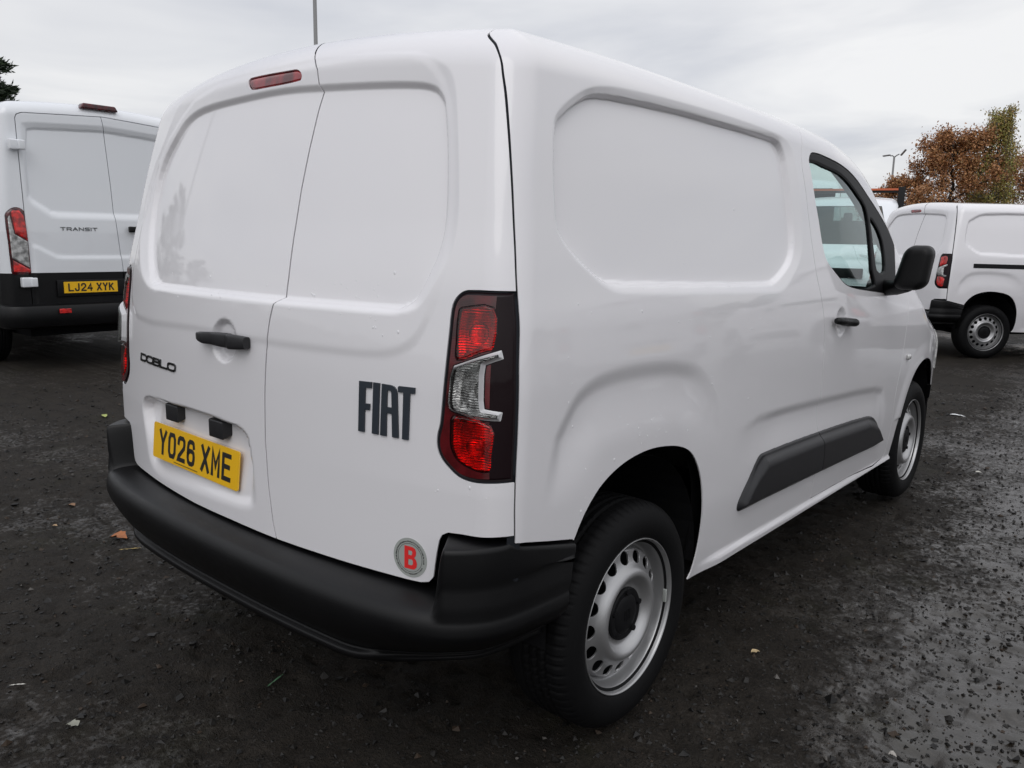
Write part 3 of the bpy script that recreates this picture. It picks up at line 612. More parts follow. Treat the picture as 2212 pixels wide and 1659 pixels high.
    # --- window trims and glass
    cA=lambda fld,side:(lambda V:np.where(V[:,0]*side>0,fld(V),-.1))
    for sd in(1,-1):
        base=(V0,N0,T0)
        frm=lambda V,sd=sd:np.where(V[:,0]*sd>0,np.minimum.reduce([F_side(WIN,-.0008)(V),-F_side(GLASS)(V),-F_side(QUARTER)(V)]),-.1)
        A=patch(*base,frm,lambda V,d:-.004+.003*sstep(0,.008,d),sub=1 if hero else 0,depth=.012); mobj('window_frame',A[0],A[2],M_GLOSSBLK,R,A[1])
        A=patch(*base,cA(F_side(GLASS,.004),sd),-.010,sub=0,fl=False); mobj('door_glass',A[0],A[2],M_GLASS,R,A[1])
        A=patch(*base,cA(F_side(QUARTER,.004),sd),-.010,sub=0,fl=False); mobj('quarter_glass',A[0],A[2],M_GLASS,R,A[1])
        # protective strips either side of the door gap
        dsx=DOORSHUT[np.argsort(DOORSHUT[:,1])]
        gap=lambda V:V[:,1]-np.interp(V[:,2],dsx[:,1],dsx[:,0])
        for s2 in(-1,1):
            fld=lambda V,s2=s2,sd=sd:np.where(V[:,0]*sd>0,np.minimum(F_side(STRIP)(V),s2*gap(V)-.003),-.1)
            def hgt(V,d,sd=sd):
                q=F_side(STRIP)(V); top=np.interp(V[:,1],[1.37,1.48,2.0,2.6,2.75,2.9],[.60,.652,.634,.60,.56,.50])
                return .002+.020*sstep(0,.05,top-V[:,2])*sstep(0,.03,q)+.004*sstep(0,.006,q)
            A=patch(*base,fld,hgt,sub=1 if hero else 0,depth=.012,roll=.002); mobj('side_strip',A[0],A[2],M_STRIP,R,A[1])
        # --- tail lamp
        hol=lambda V:np.maximum.reduce([F_rear(SM(L_RED1,3))(V),F_rear(SM(L_RED2,3))(V),F_rear(np.array(L_CLEAR))(V)])
        lf=(lambda V:np.minimum(F_lamp(-.0012)(V),-hol(V))) if hero else F_lamp(-.0012)
        lm=patch(*base,cA(lf,sd),lambda V,d:-.004+.006*sstep(0,.010,F_lamp(-.0012)(V)),sub=2 if hero else 0,depth=.02)
        lampo=mobj('tail_lamp',lm[0],lm[2],M_HOUS,R,lm[1])
        for nm,poly,mt,hh,off in(('red_lens',L_RED1,M_LRED,.0035,0),('red_lens',L_RED2,M_LRED,.0035,0),('clear_lens',L_CLEAR,M_LCLR,.020 if True else 0,0)):
            pl=SM(poly,3) if nm=='red_lens' else np.array(poly)
            hf=(lambda V,d,hh=hh:.002+hh*sstep(0,.010 if hh>.01 else .004,d)*(1. if hh<.01 else .45+.55*sstep(.0,.07,.875-np.abs(V[:,0]))))
            A=patch(*base,cA(F_rear(pl),sd),hf,sub=2 if hero else 0,depth=.006,roll=.0006); mobj(nm,A[0],A[2],(M_COVR if nm=='red_lens' else M_COVC) if hero else mt,lampo,A[1])
            if hero:
                c_=pl.mean(0)
                def bowl(V,d,c_=c_):
                    q=np.hypot(np.abs(V[:,0])-c_[0]-.012,V[:,2]-c_[1])
                    return -.006-.010*sstep(0,.016,d)+.010*np.clip(1-(q/.060)**2,0,1)-.016*np.clip(1-(q/.024)**2,0,1)**.5
                A=patch(*base,cA(F_rear(pl,off=-.0012),sd),bowl,sub=3,fl=False); mobj('reflector_bowl',A[0],A[2],M_REFL,lampo,A[1])
                bu=B(); p_=on_rear([c_[0]+.012],[c_[1]],[-.020])[0]*np.array([sd,1,1]); Vq,Qq=rbox((.008,.010,.008),.0078,3); bu.add(Vq+p_,Qq); bu.build('bulb',M_LCLR,lampo,smooth=True)
        if hero:
            # red surround showing in the smoked cover, and the clear lens frame
            q2=lambda V,sd=sd:np.where(V[:,0]*sd>0,np.minimum.reduce([F_rear(LAMP,off=-.010)(V),.847+.05*(1.24-V[:,2])-np.abs(V[:,0]),-F_rear(SM(L_RED1,3),off=.0015)(V),-F_rear(SM(L_RED2,3),off=.0015)(V),-F_rear(np.array(L_CLEAR),off=.0025)(V)]),-.1)
            A=patch(*base,q2,.0032,sub=2,fl=False); mobj('smoked_lens',A[0],A[2],M_LRED_D,lampo,A[1])
            q3=lambda V,sd=sd:np.where(V[:,0]*sd>0,np.minimum.reduce([F_rear(np.array(L_CLEAR))(V),.0065-F_rear(np.array(L_CLEAR))(V)]),-.1)
            A=patch(*base,q3,lambda V,d:.0035+.020*sstep(0,.010,F_rear(np.array(L_CLEAR))(V))*(.45+.55*sstep(.0,.07,.875-np.abs(V[:,0]))),sub=2,fl=False); mobj('lens_frame',A[0],A[2],M_LEDGE,lampo,A[1])
        # --- door mirror
        mh=B(); Vm,Qm=rbox((.062,.058,.095),.044,6); Vm[:,0]*=1-.10*(Vm[:,2]/.1); Vm[:,0]+=.018*(Vm[:,2]/.1)
        Vm[:,1]=np.where(Vm[:,1]<-.05,-.05-(Vm[:,1]+.05)*.0+np.minimum(0,(Vm[:,1]+.05)*.4),Vm[:,1])
        mh.add(Vm+np.array([1.035,2.66,1.258]),Qm)
        mh.tube([(.83,2.80,1.165),(.90,2.76,1.163),(.96,2.70,1.17),(1.0,2.68,1.19)],[.042,.036,.033,.04],12)
        mh.box((.850,2.86,1.168),(.03,.075,.030),bev=.012)
        for q in range(len(mh.v)): mh.v[q]=mh.v[q]*np.array([sd,1,1])
        if sd<0: mh.t=[t[:,::-1] for t in mh.t]
        mo=mh.build('door_mirror',M_BLACK,R,auto=.7)
        Vg,Qg=rbox((.078,.004,.084),.0039,2); Vg[:,0]*=1-.10*(Vg[:,2]/.1); Vg[:,0]+=.016*(Vg[:,2]/.1)
        # --- door handle
        hb=B(); n=14; ys_=np.linspace(2.035,2.262,n)
        for lo_,hi_ in((0,n),):
            pts=on_side(ys_,np.linspace(1.062,1.040,n),.012+.020*np.sqrt(np.clip(1-((ys_-2.15)/.125)**2,0,1)),sd)
            hb.tube(pts,.0095+.008*np.sqrt(np.clip(1-((ys_-2.15)/.118)**2,0,1)),10)
        hb.build('door_handle',M_BLACK,R,smooth=True)
        if hero:
            p=on_side([3.153],[.812],.004,sd)[0]; rp=B(); Vq,Qq=rbox((.012,.022,.014),.0115,4); rp.add(Vq+p,Qq); rp.build('side_repeater',M_LCLR,R,smooth=True)
    # headlamps
    for sd in(1,-1):
        hl=lambda V,sd=sd:np.where((V[:,0]*sd>0)&(V[:,1]>3.7),np.minimum.reduce([np.abs(V[:,0])-.50,.90-np.abs(V[:,0]),V[:,2]-.66,.88-V[:,2],V[:,1]-3.95]),-.1)
        A=patch(V0,N0,T0,hl,.006,sub=0,depth=.01); mobj('headlamp',A[0],A[2],M_LCLR,R,A[1])
    # --- rear bumper
    half=smooth([(0,-.055),(.2,-.053),(.4,-.044),(.55,-.031),(.67,-.011),(.75,.010),(.81,.038),(.857,.078),(.892,.130),(.909,.190),(.918,.28),(.924,.405)],14,False)
    path=np.concatenate([half[::-1]*[-1,1],half[1:]])
    tg=nrm(np.gradient(path,axis=0)); nin=np.stack([-tg[:,1],tg[:,0]],1)
    s=np.abs(path[:,0]); yy=path[:,1]; k=sstep(.792,.822,s)
    zt=np.where(yy>.17,np.interp(yy,[.17,.213,.296,.389,.45],[.704,.688,.668,.647,.635]),.701)
    def lerp(a,b): return a*(1-k)+b*k
    kin=np.interp(s,[0,.74,.8,1.],[1,1,1,1])
    o0=0*s
    top=[(.18,.557,.14,0.),(.12,.557,.10,.001),(.08,.5555,.06,.003),(.058,.5535,.030,.005),(.045,.5515,.014,.0075),(.037,.5495,.0085,.0115),(.032,.5480,.0065,.020),(.029,.5470,.006,.050)]
    fl=1-sstep(.56,.70,s)
    sec=[(lerp(a_,c_),lerp(b_,zt-d_)) for a_,b_,c_,d_ in top]+[(lerp(.026,.006),lerp(.5460,.612+o0)),(lerp(.022,.010),lerp(.5445,.608+o0)),(lerp(.0185,.0075),lerp(.5425,.592+o0)),(lerp(.0145,.005),lerp(.5395,.566+o0)),
      (lerp(.0105,.003),lerp(.5355,.548+o0)),(o0+.0065,o0+.530)]+[(o0+q+(.020*(1-fl) if .04<q<.0465 and w_<.379 else 0),o0+w_) for q,w_ in ((.003,.522),(.0008,.512),(0,.499),(.001,.484),(.005,.465),(.014,.442),(.027,.419),(.041,.402),(.054,.389),(.057,.384),(.053,.380),(.045,.377),(.042,.373),(.042,.365),(.046,.357),(.06,.350),(.09,.344),(.18,.336))]
    P=np.stack([np.stack([path[:,0]+nin[:,0]*o,path[:,1]+nin[:,1]*o,z_],1) for o,z_ in sec],1); m,c=P.shape[:2]
    i,j=np.meshgrid(np.arange(m-1),np.arange(c-1),indexing='ij'); Q=np.stack([i*c+j,i*c+j+1,(i+1)*c+j+1,(i+1)*c+j],-1).reshape(-1,4)
    P[...,2]+=np.clip(.50-P[...,2],0,.2)*.42*sstep(.50,.86,s)[:,None]
    P[...,1]-=np.clip(.66-P[...,2],0,.3)*.26*sstep(.28,.405,P[...,1])
    Tb2=np.concatenate([Q[:,[0,1,2]],Q[:,[0,2,3]]]); Vb2=P.reshape(-1,3); Nb2=vnormals(Vb2,Tb2)
    if Nb2[(m//2)*c+14,1]>0: Tb2=Tb2[:,::-1]; Nb2=-Nb2
    mobj('rear_bumper',Vb2,Tb2,M_BLACK,R,Nb2)
    # --- brake lamp
    A=patch(V0,N0,T0,F_rear(BRAKE,False),lambda V,d:-.005+.003*sstep(0,.006,d),sub=2 if hero else 0,depth=.01); mobj('brake_lamp',A[0],A[2],M_LBRK,R,A[1])
    # --- rear handle
    hb=B(); n=18; x_=np.linspace(-.118,.122,n); e=np.sqrt(np.clip(1-((x_-.002)/.128)**2,0,1))
    pts=on_rear(x_,np.linspace(1.066,1.068,n)+.004,0*x_)+np.array([0,-1,0])*(.004+.024*e)[:,None]
    th=np.linspace(0,2*np.pi,16,endpoint=False); c_,s_=np.cos(th),np.sin(th); sq=lambda v:np.sign(v)*np.abs(v)**.45
    hz=(.0085+.0105*e**.8)*(1+.18*np.linspace(-1,1,n)); Vh=np.stack([np.broadcast_to(pts[:,0,None],(n,16)),pts[:,1,None]+.010*sq(s_)[None],pts[:,2,None]+hz[:,None]*sq(c_)[None]],-1)
    i,j=np.meshgrid(np.arange(n-1),np.arange(16),indexing='ij'); j2=(j+1)%16; Vh=np.concatenate([Vh.reshape(-1,3),pts[[0,-1]]]); Qh=np.stack([i*16+j,i*16+j2,(i+1)*16+j2,(i+1)*16+j],-1).reshape(-1,4)
    jj=np.arange(16); hb.add(Vh,np.concatenate([Qh[:,[0,1,2]],Qh[:,[0,2,3]],np.stack([0*jj+n*16,(jj+1)%16,jj],1),np.stack([0*jj+n*16+1,(n-1)*16+jj,(n-1)*16+(jj+1)%16],1)]))
    hb.build('rear_handle',M_STRIP,R,auto=.9)
    # --- wheels
    for y in(.7196,3.5046):
        for sd in(1,-1): make_wheel(R,sd,y,n=160 if hero else 60,detail=hero)
    if hero:
        b=B(); b.box((-.012,.204,-.012),(.006,.004,.020),bev=.002); b.build('balance_weight',M_GREYST,[c for c in R.children if c.name.startswith('wheel')][0],auto=.6)
    # --- inner liner, wells, floor: the dark structure seen through gaps
    X2=lines((-.96,.96,.05)); Y2=lines((-.06,4.46,.03)); Z2=lines((.2,1.95,.03))
    Vi,Ni,Ti=shell(lambda x,y,z:F_van(x,y,z)+.050,X2,Y2,Z2,.5,(.45,3.7),lambda y:zin_van(y)-.05)
    big=lambda p,o:F_side(p,o)
    for fl in(big(ARCH,.02),big(FARCH,.02)): Vi,Ni,Ti=keep(Vi,Ni,Ti,fl(Vi),-1)
    # the cab is open to the windows: remove its liner above the belt
    cab=lambda V:np.minimum.reduce([V[:,1]-1.98,V[:,2]-1.10])
    Vi,Ni,Ti=keep(Vi,Ni,Ti,cab(Vi),-1)
    Vi,Ni,Ti=keep(Vi,Ni,Ti,Vi[:,2]-np.where(Vi[:,1]<.45,.56,.30))
    mobj('inner_structure',Vi,Ti,M_DARK,R)
    ub=B(); ub.box((0,1.95,.36),(.50,1.85,.06)); ub.box((0,2.09,.335),(.84,.98,.03)); ub.box((0,.24,.45),(.60,.17,.08)); ub.box((0,.7196,.30),(.70,.05,.05)); ub.box((0,3.95,.42),(.7,.3,.12))
    for y,ra in((.7196,.375),(3.5046,.375)):
        for sd in(1,-1):
            th=np.linspace(-.03*math.pi,1.03*math.pi,20); a=np.stack([np.full(20,.50*sd),y+ra*np.cos(th),.40+ra*np.sin(th)],1); b_=a.copy(); b_[:,0]=.872*sd
            Vw=np.concatenate([a,b_,[[.50*sd,y,.40]]]); Tw=[(i,i+1,21+i) for i in range(19)]+[(i,21+i,20+i) for i in range(19)]+[(40,i,i+1) for i in range(19)]
            ub.add(Vw,np.array(Tw))
    ub.build('underbody',M_DARK,R)
    # --- cab
    bk=B(); bk.box((0,1.88,1.02),(.80,.02,.60)); bk.build('bulkhead',M_LGREY,R)
    ds=B(); ds.box((0,3.12,1.0),(.78,.28,.10),bev=.05); ds.box((.38,3.02,1.09),(.20,.16,.05),bev=.04); ds.box((0,3.05,.75),(.76,.2,.22)); ds.build('dashboard',M_INT,R,auto=.7)
    for xx in(.40,-.40):
        st=B(); st.box((xx,2.42,.66),(.25,.27,.11),bev=.07); 
        q=B(); Vs,Qs=rbox((.235,.075,.33),.07,4); Vs[:,1]-=.22*(Vs[:,2]+.33)*.9; st.add(Vs+np.array([xx,2.27,.98]),Qs)
        st.build('seat',M_SEAT,R,auto=.8)
        hr=B(); Vs,Qs=rbox((.13,.05,.085),.045,4); hr.add(Vs+np.array([xx,2.06,1.37]),Qs); hr.build('headrest',M_SEAT,R,smooth=True)
    sw=B(); th=np.linspace(0,2*np.pi,33); c0=np.array([.38,2.80,1.09]); up=np.array([0,.42,.91]); rt=np.array([1,0,0.])
    sw.tube([c0+.185*(math.cos(a)*rt+math.sin(a)*up) for a in th],.015,8,cap=False); sw.tube([c0-.17*rt,c0+.17*rt],.018,6); sw.tube([c0,c0-.17*up],.018,6); sw.box(tuple(c0),(.06,.03,.05),bev=.02)
    sw.build('steering_wheel',M_INT,R,smooth=True)
    rm=B(); rm.box((0,2.70,1.60),(.11,.012,.032),bev=.01); rm.build('rear_view_mirror',M_INT,R,auto=.7)
    # number plate and its lamps
    pc=np.array([-.225,.0505,.7075]); ln=.105; ex=np.array([math.cos(-.03),math.sin(-.03),0]); ez=np.array([0,math.sin(ln),math.cos(ln)]); en=np.cross(ex,ez)
    pm=lambda u,v,h:pc+u[:,None]*ex+v[:,None]*ez+h[:,None]*en
    hx,hz,rr=.26,.0555,.008; out=[]
    for cx,cz,a0 in((hx-rr,hz-rr,0),(-hx+rr,hz-rr,90),(-hx+rr,-hz+rr,180),(hx-rr,-hz+rr,270)):
        for a in(0,30,60,90): out.append((cx+rr*math.cos(math.radians(a0+a)),cz+rr*math.sin(math.radians(a0+a))))
    Vp,Tp=prism(out,.004,pm,-.002); pl=mobj('number_plate',Vp,Tp,M_YEL,R,smooth=False)
    if hero:
        Vt,Tt=text_mesh('YO26 XME',.0500,.079,.0135,.0105,.026,.0004,pm,.0022); mobj('registration_text',Vt,Tt,M_PLTXT,pl,smooth=False)
        d=B(); rg=np.random.default_rng(3)
        u=-.118
        while u<.03:
            w_=rg.uniform(.0025,.006); Vd_,Td_=prism([(u,-.0492),(u+w_,-.0492),(u+w_,-.0462),(u,-.0462)],.0003,pm,.0022); d.add(Vd_,Td_); u+=w_+.0022
        o=d.build('dealer_line',M_PLTXT,pl); o['kind']='stuff'
    for lx in(-.365,-.078):
        b=B(); p=on_rear([lx],[.826],.0)[0]; Vq,Qq=rbox((.053,.022,.021),.005,3); Vq[:,2]+=.5*(Vq[:,1])*(Vq[:,2]<0); Vq[:,0]*=1-.30*(Vq[:,1]<0); b.add(Vq+p+np.array([0,-.004,-.012]),Qq); b.build('plate_lamp',M_STRIP,R,auto=.7)
    if slider:
        fld=lambda V:np.where(V[:,0]>0,F_side([(.46,1.078),(.46,1.128),(1.85,1.115),(1.85,1.065)])(V),-.1)
        A=patch(V0,N0,T0,fld,.003,sub=1,depth=.006); mobj('slider_rail',A[0],A[2],M_GLOSSBLK,R,A[1])
    if hero:
        fm=lambda u,v,h:on_rear(u,v,h)
        LT=[([(.519,1.019),(.556,1.020),(.5555,1.006),(.5375,1.005),(.537,.9685),(.5515,.969),(.551,.9545),(.5365,.954),(.5362,.901),(.518,.901)],None),
            ([(.561,1.020),(.579,1.020),(.5775,.901),(.5595,.901)],None),
            ([(.586,1.0195),(.611,1.019),(.620,1.0165),(.626,1.011),(.6295,1.002),(.636,.901),(.6185,.901),(.616,.954),(.601,.954),(.6015,.9005),(.584,.9005)],[(.6015,1.006),(.611,1.006),(.6135,1.002),(.6155,.968),(.6012,.968)]),
            ([(.631,1.0165),(.634,1.0195),(.677,1.020),(.677,1.0065),(.664,1.006),(.6635,.9005),(.6465,.9),(.6465,1.006),(.632,1.0055)],None)]
        for pol,ho in LT:
            Vt,Tt=prism(pol,.0042,fm,.0,ho); mobj('letter',Vt,Tt,M_LETTER,R,smooth=False)
        dm=lambda u,v,h:on_rear(u-.45,v+.955+.0*u,h)
        Vt,Tt=text_mesh('DOBLO',.061,.0265,.0068,-.001,.02,.003,dm,.0,shear=.25); mobj('model_lettering',Vt,Tt,M_CHROME,R,smooth=False)
        sm=lambda u,v,h:on_rear(u+.670,v+.6245,h)
        th=np.linspace(0,2*np.pi,40,endpoint=False); Vt,Tt=prism([(.047*math.cos(a),.047*math.sin(a)) for a in th],.0008,sm); st=mobj('round_sticker',Vt,Tt,M_GREYST,R,smooth=False)
        Bp=[(-.0165,.027),(.006,.027),(.0135,.024),(.0165,.017),(.0155,.008),(.011,.002),(.0165,-.003),(.0190,-.011),(.0175,-.020),(.011,-.026),(.004,-.027),(-.0165,-.027)]
        sm1=lambda u,v,h:sm(u+.001,v,h)
        h1=[(-.0055,.0175),(.003,.0175),(.0055,.0155),(.0055,.010),(.003,.0065),(-.0055,.0065)]; h2=[(-.0055,-.0035),(.004,-.0035),(.0075,-.006),(.0075,-.014),(.004,-.0175),(-.0055,-.0175)]
        from mathutils.geometry import tessellate_polygon
        L_=[Bp,h1,h2]; Pp=np.array([p for l in L_ for p in l]); tt=tessellate_polygon([[Vector((a,b,0)) for a,b in l] for l in L_]); Tb_=[]
        for t in tt:
            a,b_,c_=Pp[list(t)]; Tb_.append(t if np.cross(b_-a,c_-a)>0 else t[::-1])
        mobj('sticker_letter',sm1(Pp[:,0],Pp[:,1],np.full(len(Pp),.0012)),np.array(Tb_),M_RED,st,smooth=False)
        d=B(); rg=np.random.default_rng(5)
        for a in np.arange(-.2,2*math.pi-.45,.085):
            r0,r1=.0375,.0375+rg.uniform(.002,.0034); w_=rg.uniform(.03,.065); Vd_,Td_=prism([(r0*math.cos(a),r0*math.sin(a)),(r1*math.cos(a),r1*math.sin(a)),(r1*math.cos(a+w_),r1*math.sin(a+w_)),(r0*math.cos(a+w_),r0*math.sin(a+w_))][::1],.0004,sm,.0009); d.add(Vd_,Td_)
        for a in np.arange(0,2*math.pi,.12):
            r0,r1=.0335,.0342; Vd_,Td_=prism([(r0*math.cos(a),r0*math.sin(a)),(r1*math.cos(a),r1*math.sin(a)),(r1*math.cos(a+.121),r1*math.sin(a+.121)),(r0*math.cos(a+.121),r0*math.sin(a+.121))],.0003,sm,.0009); d.add(Vd_,Td_)
        o=d.build('sticker_print',M_PLTXT,st); o['kind']='stuff'
    return R
# ---------------------------------------------------------------- ground
def hash2(i,j,s):
    h=(i.astype(np.int64)*374761393+j.astype(np.int64)*668265263+s*1442695041)&0x7fffffff
    h=(h^(h>>13))*1274126177&0x7fffffff; return ((h^(h>>16))&0xffff)/65535.
def vnoise(x,y,s=0):
    i=np.floor(x).astype(np.int64); j=np.floor(y).astype(np.int64); u=x-i; v=y-j; u=u*u*(3-2*u); v=v*v*(3-2*v)
    return (hash2(i,j,s)*(1-u)+hash2(i+1,j,s)*u)*(1-v)+(hash2(i,j+1,s)*(1-u)+hash2(i+1,j+1,s)*u)*v
def ground_h(x,y):
    h=.016*(vnoise(x*.9,y*.9,1)-.5)+.012*(vnoise(x*2.3,y*2.3,2)-.5)+.009*(vnoise(x*6,y*6,3)-.5)
    a=vnoise(x*14,y*14,4); b=vnoise(x*29,y*29,5)
    h=h+.008*(a-.5)+.008*(b-.5)-.014*np.clip(.26-a,0,1)*2.-.014*np.clip(.24-b,0,1)*2.5
    far=np.clip((np.hypot(x-1,y-1)-9)/8,0,1)
    return h*(1-far)-.012+.0125*np.clip(y-6,0,4.4)+0*x
def build_ground():
    def grow(a,b,s,lim):
        o=[a]; d=s
        while o[-1]<lim: d*=1.13; o.append(o[-1]+d)
        return np.array(o[1:])
    xc=np.concatenate([np.arange(-2.6,-1.0,.024),np.arange(-1.0,3.2,.013)]); yc=np.concatenate([np.arange(-1.1,3.2,.013),np.arange(3.2,6.5,.03)])
    X=np.concatenate([(-2.6-grow(0,0,.024,700))[::-1],xc,3.2+grow(0,0,.013,700)]); Y=np.concatenate([(-1.1-grow(0,0,.014,700))[::-1],yc,6.5+grow(0,0,.035,1500)])
    x,y=np.meshgrid(X,Y,indexing='ij'); V=np.stack([x,y,ground_h(x,y)],-1).reshape(-1,3); n,m=x.shape
    i,j=np.meshgrid(np.arange(n-1),np.arange(m-1),indexing='ij'); Q=np.stack([i*m+j,(i+1)*m+j,(i+1)*m+j+1,i*m+j+1],-1).reshape(-1,4)
    mt=bpy.data.materials.new('wet_black_planings'); mt.use_nodes=True; nt=mt.node_tree; N=nt.nodes; L=nt.links; b=N['Principled BSDF']
    tc=N.new('ShaderNodeTexCoord')
    def noise(sc,det=4,rough=.55):
        q=N.new('ShaderNodeTexNoise'); q.inputs['Scale'].default_value=sc; q.inputs['Detail'].default_value=det; q.inputs['Roughness'].default_value=rough; L.new(tc.outputs['Object'],q.inputs['Vector']); return q
    big=noise(.55,5); med=noise(7,5); fine=noise(85,4,.65); grit=noise(260,2)
    rp=N.new('ShaderNodeValToRGB'); e=rp.color_ramp.elements; e[0].position=.30; e[0].color=(.0050,.0043,.0036,1); e[1].position=.70; e[1].color=(.0360,.0300,.0240,1)
    mixv=N.new('ShaderNodeMath'); mixv.operation='MULTIPLY_ADD'; mixv.inputs[1].default_value=.6; L.new(fine.outputs[0],mixv.inputs[0])
    m2=N.new('ShaderNodeMath'); m2.operation='MULTIPLY'; m2.inputs[1].default_value=.4; L.new(med.outputs[0],m2.inputs[0]); L.new(m2.outputs[0],mixv.inputs[2])
    L.new(mixv.outputs[0],rp.inputs[0])
    # a little moss and brown fines
    mo=N.new('ShaderNodeMix'); mo.data_type='RGBA'; mo.inputs[7].default_value=(.020,.020,.008,1); L.new(rp.outputs[0],mo.inputs[6])
    mf=N.new('ShaderNodeMapRange'); mf.inputs[1].default_value=.56; mf.inputs[2].default_value=.74; mf.inputs[4].default_value=.55; nz=noise(1.3,6,.7); L.new(nz.outputs[0],mf.inputs[0]); L.new(mf.outputs[0],mo.inputs[0])
    L.new(mo.outputs[2],b.inputs['Base Color'])
    # standing wet film: smoother where the broad noise is high
    wx=N.new('ShaderNodeSeparateXYZ'); L.new(tc.outputs['Object'],wx.inputs[0])
    wr=N.new('ShaderNodeMapRange'); wr.inputs[1].default_value=1.0; wr.inputs[2].default_value=1.9; wr.inputs[3].default_value=-.11; wr.inputs[4].default_value=.25; wy=N.new('ShaderNodeMath'); wy.operation='MULTIPLY_ADD'; wy.inputs[1].default_value=.09; L.new(wx.outputs[1],wy.inputs[0]); L.new(wx.outputs[0],wy.inputs[2]); L.new(wy.outputs[0],wr.inputs[0])
    wa=N.new('ShaderNodeMath'); wa.operation='ADD'; L.new(big.outputs[0],wa.inputs[0]); L.new(wr.outputs[0],wa.inputs[1])
    wm=N.new('ShaderNodeMath'); wm.operation='MULTIPLY_ADD'; wm.inputs[1].default_value=.30; L.new(med.outputs[0],wm.inputs[0]); L.new(wa.outputs[0],wm.inputs[2])
    pit=noise(42,3,.6); wp=N.new('ShaderNodeMath'); wp.operation='MULTIPLY_ADD'; wp.inputs[1].default_value=.55; L.new(pit.outputs[0],wp.inputs[0]); L.new(wm.outputs[0],wp.inputs[2])
    wet=N.new('ShaderNodeMapRange'); wet.inputs[1].default_value=.90; wet.inputs[2].default_value=1.06; L.new(wp.outputs[0],wet.inputs[0])
    ro=N.new('ShaderNodeMapRange'); ro.inputs[3].default_value=.70; ro.inputs[4].default_value=.10; L.new(wet.outputs[0],ro.inputs[0]); L.new(ro.outputs[0],b.inputs['Roughness'])
    sp=N.new('ShaderNodeMapRange'); sp.inputs[3].default_value=.16; sp.inputs[4].default_value=.62; L.new(wet.outputs[0],sp.inputs[0]); L.new(sp.outputs[0],b.inputs['Specular IOR Level'])
    hs=N.new('ShaderNodeMath'); hs.operation='MULTIPLY_ADD'; hs.inputs[1].default_value=.5; L.new(grit.outputs[0],hs.inputs[0]); L.new(fine.outputs[0],hs.inputs[2])
    bp=N.new('ShaderNodeBump'); bp.inputs['Distance'].default_value=.010; bs=N.new('ShaderNodeMapRange'); bs.inputs[3].default_value=1.0; bs.inputs[4].default_value=.16; L.new(wet.outputs[0],bs.inputs[0]); L.new(bs.outputs[0],bp.inputs['Strength']); L.new(hs.outputs[0],bp.inputs['Height']); L.new(bp.outputs[0],b.inputs['Normal'])
    o=mobj('ground',V,Q,mt); o['kind']='structure'; o['label']='wet black planings yard surface with puddled film'
    return o
build_ground()
def scatter_stones():
    n=120000; r=RNG.random(n)**.8*7.0+.3; a=RNG.uniform(0,2*np.pi,n); x=1.6+r*np.cos(a); y=.6+r*np.sin(a)
    k=~((np.abs(x)<.62)&(y>.5)&(y<3.6)); x,y=x[k],y[k]; n=len(x)
    s=RNG.gamma(1.6,.0017,n)+.0014; s=np.minimum(s*(1+.08*r[k]),.018)
    o6=np.array([(1,0,0),(-1,0,0),(0,1,0),(0,-1,0),(0,0,1),(0,0,-1)],float); f8=np.array([(0,2,4),(2,1,4),(1,3,4),(3,0,4),(2,0,5),(1,2,5),(3,1,5),(0,3,5)])
    P=o6[None]*(RNG.uniform(.6,1.3,(n,6,1)))*s[:,None,None]*np.array([1,1,.6]); P+=RNG.normal(0,.22,(n,6,3))*s[:,None,None]
    th=RNG.uniform(0,2*np.pi,n); c,sn=np.cos(th)[:,None],np.sin(th)[:,None]
    Q=np.stack([P[...,0]*c-P[...,1]*sn+x[:,None],P[...,0]*sn+P[...,1]*c+y[:,None],P[...,2]+(ground_h(x,y)+s*.18)[:,None]],-1)
    T=(f8[None]+6*np.arange(n)[:,None,None]).reshape(-1,3)
    mats=[pmat('stone_black',(.007,.0065,.006),.5,spec=.3),pmat('stone_dark_grey',(.017,.0155,.014),.5,spec=.3),pmat('stone_brown',(.040,.027,.018),.6,spec=.3),pmat('stone_pale',(.10,.093,.085),.6,spec=.3)]
    mi=np.repeat(RNG.choice(4,n,p=[.57,.355,.065,.010]),8)
    o=mobj('gravel',Q.reshape(-1,3),T,None,smooth=False,mats=mats,midx=mi); o['kind']='stuff'; o['label']='loose dark gravel chips lying on the yard'
scatter_stones()
